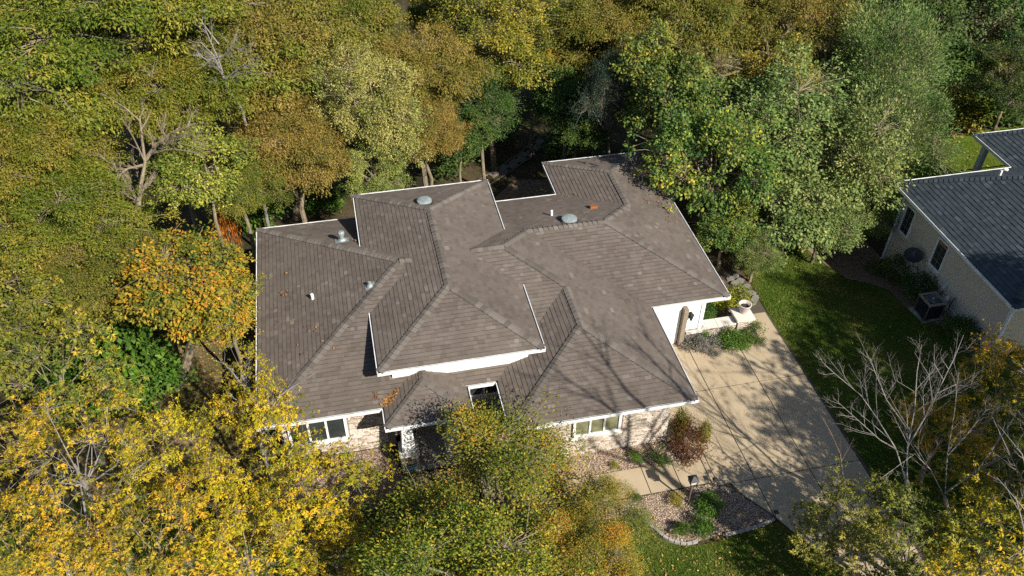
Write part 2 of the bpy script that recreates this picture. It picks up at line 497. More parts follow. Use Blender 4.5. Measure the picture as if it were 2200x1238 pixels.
flat_sheet('back_yard', M['mulch'], [(9.0, 10.2), (18.2, 10.2), (18.2, 14.5), (15.5, 19.8), (13.0, 20.4), (9.0, 15.5)], -0.006, 'shaded brown leaf litter in the corner behind the brown roof')
# gravel beds (base sheet; the pebbles lie on it)
BED_A = [(8.3, -1.2), (13.85, -1.2), (14.5, -1.65), (14.7, -2.13), (8.3, -2.13)]
BED_B = [(10.2, -3.32), (14.78, -3.32), (15.5, -3.95), (16.3, -5.02), (15.8, -5.2), (14.4, -5.28), (13.4, -5.36), (12.75, -5.26), (12.3, -4.8), (12.0, -4.35), (11.5, -4.02), (10.2, -3.9)]
BED_C = [(0.2, 0.55), (4.1, 0.55), (4.4, -0.9), (6.85, -0.75), (6.85, -3.9), (3.05, -3.95), (2.9, -2.4), (0.6, -1.3)]
for P_, lab in ((BED_A, 'pebble bed under the front window of the stone wing'), (BED_B, 'kidney shaped pebble bed with the lamp post in it'), (BED_C, 'pebble bed below the front porch')):
    flat_sheet('gravel_bed', M['mulch'], P_, 0.0, lab)
def scatter(P, dens):
    x0 = min(p[0] for p in P); x1 = max(p[0] for p in P); y0 = min(p[1] for p in P); y1 = max(p[1] for p in P)
    out = []
    for _ in range(int((x1 - x0) * (y1 - y0) * dens)):
        x = random.uniform(x0, x1); y = random.uniform(y0, y1)
        if in_poly(x, y, P): out.append((x, y))
    return out
def pebbles(P, dens, label):
    mb = MB()
    for x, y in scatter(P, dens):
        r = random.uniform(0.018, 0.036); a = random.uniform(0, 6.28); h = random.uniform(0.5, 0.9) * r
        z = ground(x, y)
        n = len(mb.v); e = random.uniform(0.6, 1.0)
        for k in range(5):
            t = a + k * 1.2566
            rr = r * random.uniform(0.8, 1.15)
            mb.v.append((x + rr * math.cos(t), y + rr * math.sin(t) * e, z + h * random.uniform(0.2, 0.6)))
        mb.v.append((x + random.uniform(-.2, .2) * r, y + random.uniform(-.2, .2) * r, z + h * 1.3))
        c = random.random()
        for k in range(5):
            mb.f.append((n + k, n + (k + 1) % 5, n + 5)); mb.r.append(c)
    return mb.build('gravel', M['gravel'], label=label, kind='stuff')
pebbles(BED_A, 700, 'tan and grey river pebbles under the front window')
pebbles(BED_B, 700, 'tan and grey river pebbles round the lamp post')
pebbles(BED_C, 380, 'tan and grey river pebbles below the porch')

# ------------------------------------------------------------------ driveway and front walk: slabs with recessed joints
def slab(mb_name, parent, pts, z0, z1, mat):
    mb = MB()
    g = 0.017
    cx = sum(p[0] for p in pts) / len(pts); cy = sum(p[1] for p in pts) / len(pts)
    pin = []
    for x, y in pts:
        pin.append((x - math.copysign(g, x - cx), y - math.copysign(g, y - cy)))
    mb.prism(pts if False else pin, z0, z1)
    return mb.build(mb_name, mat, parent)
base = MB().prism([(13.85, -3.5), (15.5, -4.0), (16.35, -5.1), (17.9, -8.0), (20.5, -13.5), (20.28, 7.2), (19.2, 7.2), (18.9, 3.0), (13.85, 3.45)], -0.1, 0.004)
drive = base.build('driveway', M['joint'], kind='structure', label='tan concrete driveway scored into big slabs')
RY = [3.42, 0.78, -3.45]
XC = [13.88, 14.95, 16.3, 18.35, 20.25]
for i in range(4):
    for j in range(2):
        yt = RY[j]
        if i == 3 and j == 0: pts = [(18.35, 0.78), (20.25, 0.78), (20.25, 4.4), (19.6, 4.4), (19.3, 3.0), (18.35, 3.0)]
        elif j == 0: pts = [(XC[i], RY[1]), (XC[i + 1], RY[1]), (XC[i + 1], 3.42 if i < 2 else 3.0), (XC[i], 3.42 if i < 2 else 3.0)]
        elif i == 0: pts = [(13.88, -1.22), (14.55, -1.66), (14.80, -2.13), (14.8, -3.3), (14.95, -3.42), (14.95, 0.78), (13.88, 0.78)]
        else: pts = [(XC[i], -3.45), (XC[i + 1], -3.45), (XC[i + 1], RY[1]), (XC[i], RY[1])]
        slab('slab', drive, pts, 0.006, 0.022, M['concrete'])
slab('slab', drive, [(14.98, -3.45), (15.42, -3.45), (15.62, -4.0), (15.9, -4.35), (16.3, -4.95), (16.3, -3.45)][::-1][::-1], 0.006, 0.022, M['concrete'])
slab('slab', drive, [(16.3, -3.45), (16.3, -5.0), (17.1, -6.6), (18.35, -8.2), (18.35, -3.45)], 0.006, 0.022, M['concrete'])
slab('slab', drive, [(18.35, -3.45), (18.35, -8.2), (20.28, -8.2), (20.25, -3.45)], 0.006, 0.022, M['concrete'])
slab('slab', drive, [(18.35, -8.2), (20.9, -13), (21.0, -13), (20.28, -8.2)], 0.006, 0.022, M['concrete'])
wb = MB().box(6.9, 14.75, -3.30, -2.14, -0.1, 0.004)
walk = wb.build('front_walk', M['joint'], kind='structure', label='tan concrete walk from the driveway to the porch')
for a, b in zip([7.0, 8.3, 9.35, 10.4, 12.58, 13.7], [8.3, 9.35, 10.4, 12.58, 13.7, 14.76]):
    slab('slab', walk, [(a, -3.29), (b, -3.29), (b, -2.15), (a, -2.15)], 0.006, 0.02, M['concrete'])
pw = MB().prism([(6.95, -2.12), (8.25, -2.12), (8.0, -1.2), (8.0, 0.95), (4.7, 0.95), (4.7, -0.7), (6.95, -0.7)], -0.05, 0.10)
pw.build('porch_floor', M['patio'], kind='structure', label='grey concrete floor of the porch and courtyard')

# flagstone steps up the right side of the garage
fs = thing('flagstone_steps', 'grey flagstone steps between the garage corner and the dry grass', 'steps', (19.6, 5.8, 0))
for (u, v, w, l, a) in [(1612, 652, .62, .36, .1), (1622, 642, .4, .3, .6), (1600, 637, .5, .3, .3), (1614, 631, .42, .3, -.2), (1590, 624, .48, .3, .4), (1604, 617, .42, .28, 0.1), (1579, 611, .42, .28, .3), (1590, 604, .36, .26, -.1), (1569, 600, .4, .26, .3), (1580, 594, .32, .22, .2)]:
    p = at_g(u, v)
    pts = []
    for k in range(7):
        t = 2 * math.pi * k / 7
        x = w / 2 * math.cos(t) * random.uniform(.85, 1.15); y = l / 2 * math.sin(t) * random.uniform(.85, 1.15)
        pts.append((p.x + x * math.cos(a) - y * math.sin(a), p.y + x * math.sin(a) + y * math.cos(a)))
    MB().prism(pts, p.z - 0.05, p.z + random.uniform(.06, .12)).build('flagstone', M['flag'], fs)
# stepping stones on the back path
sp = thing('stepping_stone_path', 'worn stepping stones between two curved edging strips in the shaded back yard', 'path', at_g(1110, 330))
for (u, v) in [(1138, 331), (1123, 335), (1120, 344), (1105, 349), (1101, 357), (1084, 361), (1081, 370), (1062, 375), (1152, 318), (1158, 306)]:
    p = at_g(u, v); a = 0.75 + random.uniform(-.2, .2); w = random.uniform(.55, .68); l = random.uniform(.4, .5)
    pts = []
    for sx, sy in ((-1, -1), (1, -1), (1, 1), (-1, 1)):
        x = sx * w / 2 * random.uniform(.85, 1.1); y = sy * l / 2 * random.uniform(.85, 1.1)
        pts.append((p.x + x * math.cos(a) - y * math.sin(a), p.y + x * math.sin(a) + y * math.cos(a)))
    MB().prism(pts, p.z - 0.03, p.z + 0.06).build('stepping_stone', M['path'], sp)
for L in ([(1023, 390), (1050, 374), (1075, 359), (1096, 342), (1118, 329), (1133, 315), (1144, 300), (1150, 287)], [(1052, 397), (1078, 380), (1100, 367), (1122, 350), (1141, 339)]):
    path = [at_g(u, v, 0.03) for u, v in L]
    MB().tube(path, 0.035, 5).build('edging', M['path'], sp)
# pale curb stones round the pebble bed with the lamp
def curb(L, label, n):
    P_ = [Vector((x, y, 0)) for x, y in L]
    seg = [0]
    for a, b in zip(P_, P_[1:]): seg.append(seg[-1] + (b - a).length)
    def pt(s):
        for i in range(len(P_) - 1):
            if s <= seg[i + 1] or i == len(P_) - 2:
                return P_[i].lerp(P_[i + 1], (s - seg[i]) / (seg[i + 1] - seg[i]))
    e = thing('bed_edging', label, 'edging', tuple(P_[0]))
    for i in range(n):
        a = pt(seg[-1] * i / n); b = pt(seg[-1] * (i + 1) / n)
        d = (b - a).normalized(); q = Vector((-d.y, d.x, 0)) * random.uniform(.038, .05)
        a = a + d * .012; b = b - d * .012
        MB().prism([(a - q)[:2], (b - q)[:2], (b + q)[:2], (a + q)[:2]], -0.05, random.uniform(.07, .1)).build('curb_stone', M['curb'], e)
curb([(11.3, -3.9), (11.5, -4.02), (11.8, -4.15), (12.06, -4.38), (12.3, -4.75), (12.45, -5.05), (12.75, -5.29), (13.07, -5.4), (13.45, -5.36)], 'curved pale curb along the left rim of the kidney shaped pebble bed', 14)
curb([(14.4, -5.33), (14.8, -5.33), (15.2, -5.29), (15.8, -5.24), (16.25, -5.1)], 'straight pale curb on the driveway end of the kidney shaped pebble bed', 8)
curb([(2.95, -1.0), (2.95, -1.8), (2.93, -2.6), (2.96, -3.3), (3.05, -3.95), (3.3, -4.3)], 'pale curb at the left rim of the pebble bed below the porch', 12)
# ------------------------------------------------------------------ shingled hip roofs
EXPO = 0.150                                    # plan depth of one shingle course
def clip_half(P, a, b, c):
    """keep a*x + b*y <= c"""
    out = []
    for i in range(len(P)):
        p, q = P[i], P[(i + 1) % len(P)]
        dp = a * p[0] + b * p[1] - c; dq = a * q[0] + b * q[1] - c
        if dp <= 0: out.append(p)
        if (dp < 0 < dq) or (dq < 0 < dp):
            t = dp / (dp - dq)
            out.append((p[0] + t * (q[0] - p[0]), p[1] + t * (q[1] - p[1])))
    return out
def area(P):
    return 0.5 * sum(P[i - 1][0] * P[i][1] - P[i][0] * P[i - 1][1] for i in range(len(P)))
class Plane:
    def __init__(s, g, e, z0, m, polys):
        s.g, s.e, s.z0, s.m, s.polys = g, e, z0, m, polys
    def z(s, x, y): return s.z0 + s.m * (s.g[0] * x + s.g[1] * y - s.e)
    def at(s, u, v): return on_plane(u, v, s.g, s.e, s.z0, s.m)
    def n(s): return Vector((-s.m * s.g[0], -s.m * s.g[1], 1)).normalized()
def shingle(pl, mb):
    """courses of tabs with real butts, cut to the outline of the roof plane"""
    gx, gy = pl.g
    tx, ty = -gy, gx
    to_st = lambda p: (gx * p[0] + gy * p[1] - pl.e, tx * p[0] + ty * p[1])
    for P in pl.polys:
        Q = [to_st(p) for p in P]
        if area(Q) < 0: Q = Q[::-1]
        s0 = min(q[0] for q in Q); s1 = max(q[0] for q in Q)
        k = math.floor(s0 / EXPO)
        while k * EXPO < s1:
            a, b = k * EXPO, (k + 1) * EXPO
            R_ = clip_half(clip_half(Q, 1, 0, b), -1, 0, -a)
            k += 1
            if len(R_) < 3: continue
            t0 = min(q[1] for q in R_); t1 = max(q[1] for q in R_)
            rs = random.Random(k * 7919 + int(pl.e * 97) + int(gx * 5 + gy * 3))
            t = math.floor(t0) - rs.uniform(0, .4)
            while t < t1:
                w = rs.choice((.13, .15, .17, .2, .24, .28)) * rs.uniform(.85, 1.15)
                th = rs.choice((.014, .014, .018, .022))
                c = min(1, max(.1, rs.gauss(.45, .2)))
                T = clip_half(clip_half(R_, 0, 1, t + w), 0, -1, -t)
                t += w
                if len(T) < 3 or abs(area(T)) < 1e-5: continue
                n = len(mb.v)
                top = []
                for (s_, t_) in T:
                    x = gx * (s_ + pl.e) + tx * t_; y = gy * (s_ + pl.e) + ty * t_
                    z = pl.z0 + pl.m * s_ + 0.006 + th * (1 - (s_ - a) / EXPO)
                    top.append((x, y, z))
                mb.v += top
                mb.f.append(tuple(range(n, n + len(T)))); mb.r.append(c)
                low = [i for i in range(len(T)) if abs(T[i][0] - a) < 1e-6 and abs(T[(i + 1) % len(T)][0] - a) < 1e-6]
                for i in low:
                    p, q = top[i], top[(i + 1) % len(T)]
                    m_ = len(mb.v)
                    mb.v += [p, q, (q[0], q[1], q[2] - th - .004), (p[0], p[1], p[2] - th - .004)]
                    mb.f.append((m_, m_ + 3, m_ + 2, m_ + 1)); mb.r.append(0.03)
def deck(planes, mb):
    for pl in planes:
        for P in pl.polys:
            Q = P if area(P) > 0 else P[::-1]
            mb.poly([(x, y, pl.z(x, y)) for x, y in Q])
CAPN = [0]
def caps(p, q, pa, pb, roof, mat, stuff, limit):
    """ridge and hip caps: folded plates that overlap up the line; single objects up to the limit"""
    p = Vector(p); q = Vector(q)
    L = (q - p).length
    d = (q - p) / L
    na, nb = pa.n(), pb.n()
    def side(n, other):
        s_ = d.cross(n).normalized()
        t = p + (q - p) * .5 + s_ * .2
        return s_ if pl_low(t, n) else -s_
    def pl_low(t, n):
        return True
    sa = d.cross(na).normalized(); sb = d.cross(nb).normalized()
    ga = Vector((pa.g[0], pa.g[1], 0)); gb = Vector((pb.g[0], pb.g[1], 0))
    if sa.dot(ga - gb) < 0: sa = -sa
    if sb.dot(gb - ga) < 0: sb = -sb
    sa, sb = -sa, -sb          # the a-side lies where plane a is lower: away from its own up-slope
    def side_of(pl, other, s_):
        mid = p + (q - p) * .5 + s_ * .1
        return s_ if pl.z(mid.x, mid.y) < other.z(mid.x, mid.y) + 1e-9 else -s_
    sa = side_of(pa, pb, sa); sb = side_of(pb, pa, sb)
    w = .145; ex = .20
    up = (na + nb).normalized()
    k = int(L / ex)
    def plate(o, mb, c):
        a0 = o + up * .062; b0 = o + d * (ex + .05) + up * .030
        A0 = a0 + sa * w; B0 = b0 + sa * w; A1 = a0 + sb * w; B1 = b0 + sb * w
        mb.poly([a0, b0, B0, A0] if (b0 - a0).cross(A0 - a0).dot(na) < 0 else [a0, A0, B0, b0], c)
        mb.poly([a0, A1, B1, b0] if (A1 - a0).cross(b0 - a0).dot(nb) > 0 else [a0, b0, B1, A1], c)
        dn = up * .05
        mb.poly([a0, A0, A0 - dn, a0 - dn], c); mb.poly([a0, A1, A1 - dn, a0 - dn], c)
        mb.poly([A0, B0, B0 - dn, A0 - dn], c); mb.poly([A1, B1, B1 - dn, A1 - dn], c)
    protos = []
    for i in range(k):
        o = p + d * (ex * i)
        if CAPN[0] < limit:
            if len(protos) < 4:
                mb = MB(); plate(o, mb, random.random())
                c = mb.build('ridge_cap', mat, roof, org=tuple(o)); protos.append(c)
            else:
                link_copy(random.choice(protos), roof, o)
            CAPN[0] += 1
        else:
            plate(o, stuff, random.random())

ZE = 2.7216
m = 1 / 3.0
X13, X15, X1, X2, X4, X6 = 4.079, 6.908, 8.0, 14.3855, 17.501, 12.758
Y1, Y3, Y5, Y7, Y10, Y14, Y16 = -1.754, 2.9136, 13.198, 10.637, 10.70, -.890, .411
hL = Y10 / 2; nL = (hL, hL)
h1 = (X15 - X13) / 2; n1 = (X13 + h1, Y14 + h1)
xr = X13 + h1
hG = (X2 - X1) / 2; nF = (X1 + hG, Y1 + hG); nJ = (X1 + hG, Y16 + hG)
hA = (Y7 - Y16) / 2; nA = (X2 - hA, Y16 + hA)
hC = (Y7 - Y3) / 2; nB = (X2 - hC, Y3 + hC); nC = (X4 - hC, Y3 + hC)
hE = (X4 - X6) / 2; nD = (X4 - hE, Y7 - hE); nE = (X4 - hE, Y5 - hE)
XM = 6.84
lower = dict(
    left=Plane((1, 0), 0, ZE, m, [[(0, 0), nL, (0, Y10)]]),
    leftfront=Plane((0, 1), 0, ZE, m, [[(0, 0), (X13, 0), (xr, h1), (xr, hL), nL]]),
    leftback=Plane((0, -1), -Y10, ZE, m, [[(XM, Y10), (0, Y10), nL, (XM, hL)]]),
    porchl=Plane((1, 0), X13, ZE, m, [[(X13, Y14), n1, (xr, h1), (X13, 0)]]),
    porchf=Plane((0, 1), Y14, ZE, m, [[(X13, Y14), (X15, Y14), n1]]),
    porchr=Plane((-1, 0), -X15, ZE, m, [[(X15, Y14), (X15, Y16), (xr, Y16 + h1), n1]]),
    mid=Plane((0, 1), Y16, ZE, m, [[(xr, Y16 + h1), (X15, Y16), (X1, Y16), nJ, nA, (xr, nA[1])]]),
    gleft=Plane((1, 0), X1, ZE, m, [[(X1, Y1), nF, nJ, (X1, Y16)]]),
    gfront=Plane((0, 1), Y1, ZE, m, [[(X1, Y1), (X2, Y1), nF]]),
    gright=Plane((-1, 0), -X2, ZE, m, [[(X2, Y1), (X2, Y3), nJ, nF], [(X2, Y3), nB, nA, nJ]]),
    step=Plane((0, 1), Y3, ZE, m, [[(X2, Y3), (X4, Y3), nC, nB]]),
    right=Plane((-1, 0), -X4, ZE, m, [[(X4, Y3), (X4, Y5), nE, nD], [(X4, Y3), nD, nC]]),
    rback=Plane((0, -1), -Y5, ZE, m, [[(X4, Y5), (X6, Y5), nE]]),
    rleft=Plane((1, 0), X6, ZE, m, [[(X6, Y5), (X6, Y7), nD, nE]]),
    back=Plane((0, -1), -Y7, ZE, m, [[(nB[0], Y7), (XM, Y7), (XM, nA[1]), nA, nB], [nB, nC, nD, (X6, Y7), (nB[0], Y7)]]),
)
QX0, QX1, QY0, QY1, ZU = 4.0748, 9.6085, .5322, 10.6629, ZE + 1.1522
hq = (QX1 - QX0) / 2; q0 = (QX0 + hq, QY0 + hq); q1 = (QX0 + hq, QY1 - hq)
upper = dict(
    ufront=Plane((0, 1), QY0, ZU, m, [[(QX0, QY0), (QX1, QY0), q0]]),
    uright=Plane((-1, 0), -QX1, ZU, m, [[(QX1, QY0), (QX1, QY1), q1, q0]]),
    uback=Plane((0, -1), -QY1, ZU, m, [[(QX1, QY1), (QX0, QY1), q1]]),
    uleft=Plane((1, 0), QX0, ZU, m, [[(QX0, QY1), (QX0, QY0), q0, q1]]),
)
H = thing('house', 'sprawling single storey house with brown shingled hip roofs and pale stone walls', 'house', (8.5, 4.5, 0))
mb = MB(); deck(lower.values(), mb)
mb.poly([(xr, h1, ZE + m * h1), (xr, nA[1], ZE + m * nA[1]), (xr, nA[1], ZE + m * (nA[1] - Y16)), (xr, Y16 + h1, ZE + m * h1)])
roof_lo = mb.build('roof', M['deck'], H)
mb = MB(); deck(upper.values(), mb)
roof_up = mb.build('roof', M['deck'], H, label='raised middle roof section')
for pls, rf in ((lower, roof_lo), (upper, roof_up)):
    mb = MB()
    for pl in pls.values(): shingle(pl, mb)
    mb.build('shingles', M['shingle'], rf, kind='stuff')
def c3(pl, p, dz=0.0): return (p[0], p[1], pl.z(p[0], p[1]) + dz)
lw = lower; up_ = upper
st_lo = MB(); st_up = MB()
LIM = 300
def cap(P, a, b, pa, pb, roof, st): caps(c3(P[pa], a), c3(P[pa], b), P[pa], P[pb], roof, M['cap'], st, LIM)
cap(lw, (X1, Y1), nF, 'gleft', 'gfront', roof_lo, st_lo)
cap(lw, (X2, Y1), nF, 'gright', 'gfront', roof_lo, st_lo)
cap(lw, nF, nJ, 'gleft', 'gright', roof_lo, st_lo)
cap(up_, (QX0, QY0), q0, 'uleft', 'ufront', roof_up, st_up)
cap(up_, (QX1, QY0), q0, 'uright', 'ufront', roof_up, st_up)
cap(lw, (X13, Y14), n1, 'porchl', 'porchf', roof_lo, st_lo)
cap(lw, (X15, Y14), n1, 'porchr', 'porchf', roof_lo, st_lo)
cap(lw, n1, (xr, Y16 + h1), 'porchl', 'porchr', roof_lo, st_lo)
cap(lw, nJ, nA, 'mid', 'gright', roof_lo, st_lo)
cap(lw, (0, 0), nL, 'left', 'leftfront', roof_lo, st_lo)
cap(lw, (X4, Y3), nC, 'right', 'step', roof_lo, st_lo)
cap(lw, (nL[0], nL[1]), (5.95, hL), 'leftfront', 'leftback', roof_lo, st_lo)
cap(up_, q0, q1, 'uleft', 'uright', roof_up, st_up)
cap(lw, nA, (7.9, nA[1]), 'mid', 'back', roof_lo, st_lo)
cap(lw, nB, nA, 'gright', 'back', roof_lo, st_lo)
cap(lw, nB, nC, 'step', 'back', roof_lo, st_lo)
cap(lw, nD, nC, 'right', 'back', roof_lo, st_lo)
cap(lw, (0, Y10), nL, 'left', 'leftback', roof_lo, st_lo)
cap(lw, nD, nE, 'rleft', 'right', roof_lo, st_lo)
cap(up_, (QX0, QY1), q1, 'uleft', 'uback', roof_up, st_up)
cap(up_, (QX1, QY1), q1, 'uright', 'uback', roof_up, st_up)
cap(lw, (X6, Y5), nE, 'rleft', 'rback', roof_lo, st_lo)
cap(lw, (X4, Y5), nE, 'right', 'rback', roof_lo, st_lo)
if st_lo.v: st_lo.build('ridge_caps', M['cap'], roof_lo, kind='stuff')
if st_up.v: st_up.build('ridge_caps', M['cap'], roof_up, kind='stuff')

# gutters: open troughs hung outside every eave, with fascia and soffit behind them
def gutter(parent, a, b, z, inward, over=0.55, mat=None, corner=(1, 1)):
    a = Vector((a[0], a[1], 0)); b = Vector((b[0], b[1], 0)); d = (b - a).normalized()
    n = -Vector((inward[0], inward[1], 0))
    def bar(mb, o0, o1, z0, z1, e0=0.0, e1=0.0):
        p = a - d * e0; q = b + d * e1
        pts = [p + n * o0, q + n * o0, q + n * o1, p + n * o1]
        if (pts[1] - pts[0]).cross(pts[2] - pts[1]).z < 0: pts = pts[::-1]
        mb.hexa([(t.x, t.y, z0) for t in pts] + [(t.x, t.y, z1) for t in pts])
    ex0 = .065 * corner[0]; ex1 = .065 * corner[1]
    mb = MB()
    bar(mb, .050, .066, z - .135, z + .004, ex0, ex1)          # front lip
    bar(mb, .066, .076, z - .015, z + .008, ex0, ex1)          # rolled edge
    bar(mb, -.045, .050, z - .140, z - .125, ex0 * .7, ex1 * .7)
    bar(mb, -.060, -.046, z - .20, z - .012, -.01, -.01)        # back
    g = mb.build('gutter', M['gutter'], parent)
    mb = MB(); bar(mb, -.045, .049, z - .075, z - .068, ex0 * .6, ex1 * .6)
    mb.build('trough', M['trough'], g)
    mb = MB(); bar(mb, -.09, -.061, z - .24, z - .02, -.02, -.02)
    bar(mb, -over, -.091, z - .232, z - .215, -.03, -.03)
    mb.build('soffit', M['white'], g)
    return g
E_ = [((0, 0), (X13, 0), (0, 1), (1, -1)), ((X13, Y14), (X13, 0), (1, 0), (1, -1)), ((X13, Y14), (X15, Y14), (0, 1), (1, 1)),
      ((X15, Y14), (X15, Y16), (-1, 0), (1, -1)), ((X15, Y16), (X1, Y16), (0, 1), (-1, -1)), ((X1, Y1), (X1, Y16), (1, 0), (1, -1)),
      ((X1, Y1), (X2, Y1), (0, 1), (1, 1)), ((X2, Y1), (X2, Y3), (-1, 0), (1, -1)), ((X2, Y3), (X4, Y3), (0, 1), (-1, 1)),
      ((X4, Y3), (X4, Y5), (-1, 0), (1, 1)), ((X4, Y5), (X6, Y5), (0, -1), (1, 1)), ((X6, Y5), (X6, Y7), (1, 0), (1, -1)),
      ((X6, Y7), (QX1 - .1, Y7), (0, -1), (-1, 0)), ((QX0 + .1, Y10), (0, Y10), (0, -1), (0, 1)), ((0, 0), (0, Y10), (1, 0), (1, 1))]
for a, b, inn, cn in E_: gutter(H, a, b, ZE, inn, corner=cn)
gutter(H, (QX0, QY0), (QX1, QY0), ZU, (0, 1), .45)
gutter(H, (QX0, QY1), (QX1, QY1), ZU, (0, -1), .45)
for (xe, inn) in ((QX0, (1, 0)), (QX1, (-1, 0))):
    yb0 = 3.46 if xe == QX0 else 3.85
    gutter(H, (xe, QY0), (xe, yb0), ZU, inn, .2, corner=(1, 0))
    gutter(H, (xe, 7.1), (xe, QY1), ZU, inn, .2, corner=(0, 1))
# clerestory walls below the raised roof
mb = MB()
mb.box(QX0 + .42, QX1 - .42, QY0 + .42, QY1 - .42, ZE - .3, ZU - .19)
mb.build('wall', M['white'], H)

# walls
def stone_wall(parent, pts_dir, x0, x1, y, z0, z1, holes=(), face=-1, axis='y'):
    """ledge stones laid in courses over a mortar core; holes are (a0, a1, c0, c1)"""
    mb = MB()
    z = z0
    k = 0
    while z < z1 - .02:
        h = random.choice((.04, .05, .06, .07))
        if z + h > z1: h = z1 - z
        t = x0 - random.uniform(0, .2)
        while t < x1:
            w = random.uniform(.12, .34)
            a = max(x0, t + .006); b = min(x1, t + w - .006)
            t += w
            spans = [(a, b)]
            for (h0, h1_, c0, c1) in holes:
                if z + h > c0 and z < c1:
                    ns = []
                    for (p, q) in spans:
                        if q <= h0 or p >= h1_: ns.append((p, q)); continue
                        if p < h0: ns.append((p, h0))
                        if q > h1_: ns.append((h1_, q))
                    spans = ns
            pr = random.uniform(.008, .045)
            c = random.random()
            for (p, q) in spans:
                if q - p < .02: continue
                if axis == 'y':
                    mb.box(p, q, y - pr, y, z + .004, z + h - .004, c, skip=('s2', 'b'))
                else:
                    if face < 0: mb.box(y - pr, y, p, q, z + .004, z + h - .004, c, skip=('b', 's1'))
                    else: mb.box(y, y + pr, p, q, z + .004, z + h - .004, c, skip=('b', 's3'))
        z += h
        k += 1
    return mb.build('ledge_stones', M['stone'], parent, kind='stuff')
def core(x0, x1, y0, y1, z0, z1, mat=M['mortar'], name='wall'):
    return MB().box(x0, x1, y0, y1, z0, z1).build(name, mat, H)
ZT = ZE - .225
wA = core(.6, 4.35, .62, 10.1, -3.0, ZT)                      # left block
stone_wall(wA, None, .6, 4.1, .62, 0, ZT, holes=[(.72, 2.82, .74, 2.14)])
stone_wall(wA, None, .62, 10.1, .6, 0, ZT, axis='x')
wB = core(4.35, 8.45, .97, 10.0, -3.0, ZT)                    # middle block behind porch and courtyard
stone_wall(wB, None, 4.35, 8.45, .97, 0.1, ZT, holes=[(6.98, 8.25, 1.45, 2.2), (5.0, 6.3, .1, 2.15)])
wC = core(8.6, 13.8, -1.17, 10.0, -3.0, ZT)                   # garage wing
stone_wall(wC, None, 8.6, 13.8, -1.17, 0, ZT, holes=[(10.22, 12.1, .98, 2.26)])
stone_wall(wC, None, -1.17, 3.4, 13.8, 0, ZT, axis='x', face=1, holes=[(-.9, 2.6, 0, 2.2)])
stone_wall(wC, None, -1.17, .95, 8.6, 0, ZT, axis='x')
wD = core(13.3, 16.9, 3.52, 12.6, -.6, ZT, M['siding_w'])    # bay with the white door
wE = core(13.0, 16.88, 9.9, 12.62, -3.4, -.6, M['found'])
window(H, .78, 2.76, .80, 2.10, .60, 3, M['glass'])
window(H, 10.30, 12.02, 1.05, 2.20, -1.19, 3, M['glassg'])
window(H, 7.02, 8.2, 1.5, 2.16, .95, 2, M['glass'])
MB().box(6.97, 8.35, .87, .945, 1.36, 1.42).build('sill', M['lime'], H)
# front door behind the porch columns
dr = MB().box(5.1, 6.2, .90, .965, .1, 2.1).build('door', M['wood'], H)
for i in range(2):
    MB().box(5.22 + i * .5, 5.58 + i * .5, .892, .899, .5, 1.9).build('pane', M['glass'], dr)
# wide garage door on the driveway side
gd = MB().box(13.83, 13.87, -.9, 2.6, .02, 2.2).build('garage_door', M['white'], H)
for k in range(4):
    MB().box(13.872, 13.885, -.86, 2.56, .06 + k * .54, .55 + k * .54).build('panel', M['white'], gd)
# single white door in the step, its grey-brown jamb, siding boards, corner board
sd = MB().box(13.95, 15.92, 3.40, 3.47, .02, 2.12).build('garage_door', M['white'], H, label='white single garage door under the stepped eave')
for k in range(4):
    MB().box(13.99, 15.88, 3.385, 3.399, .06 + k * .52, .55 + k * .52).build('panel', M['white'], sd)
MB().box(13.82, 16.22, 3.42, 3.515, 2.14, 2.30).build('door_trim', M['white'], H)
jb = MB().box(15.94, 16.12, 3.18, 3.47, 0.0, 2.0).build('jamb', M['wood'], H)
MB().box(16.13, 16.24, 3.41, 3.515, .55, 2.139).build('door_trim', M['white'], H)
for k in range(9):
    MB().box(16.25, 16.78, 3.49 - .004, 3.516, .62 + k * .185, .62 + (k + 1) * .185 - .012).build('siding_board', M['siding_w'], H)
MB().box(16.78, 16.93, 3.45, 3.53, .6, ZT).build('corner_board', M['white'], H)
MB().box(16.14, 16.93, 3.44, 3.515, 0, .598).build('wall', M['mortar'], H)
ln = MB(); p = at_y(1484, 679, 3.40)
ln.box(p.x - .05, p.x + .05, 3.42, 3.488, p.z - .15, p.z + .15)
lt = ln.build('wall_lantern', M['black'], H)
q = MB(); q.lathe(p.x, 3.33, [(.05, p.z - .16), (.085, p.z + .06), (.085, p.z + .10), (.11, p.z + .105), (.02, p.z + .22)], 8); q.box(p.x - .02, p.x + .02, 3.33, 3.43, p.z + .15, p.z + .18)
q.build('lantern_body', M['black'], lt)
# porch columns on stone piers
for cx, cy in ((4.72, -.42), (6.30, -.42)):
    mb = MB()
    a, b = .23, .17
    mb.hexa([(cx - a, cy - a, .95), (cx + a, cy - a, .95), (cx + a, cy + a, .95), (cx - a, cy + a, .95), (cx - b, cy - b, ZT - .16), (cx + b, cy - b, ZT - .16), (cx + b, cy + b, ZT - .16), (cx - b, cy + b, ZT - .16)])
    c = mb.build('column', M['white'], H)
    MB().box(cx - .24, cx + .24, cy - .24, cy + .24, ZT - .158, ZT - .07).build('capital', M['white'], c)
    MB().box(cx - .34, cx + .34, cy - .34, cy + .34, .86, .948).build('cap_stone', M['lime'], c)
    MB().box(cx - .28, cx + .28, cy - .28, cy + .28, 0, .858).build('pier', M['mortar'], c)
    stone_wall(H, None, cx - .30, cx + .30, cy - .281, 0.0, .858)
    stone_wall(H, None, cy - .28, cy + .28, cx - .281, 0.0, .858, axis='x')
MB().box(X13 + .35, X15 - .35, -.62, -.22, ZT - .069, ZT + .05).build('beam', M['white'], H)
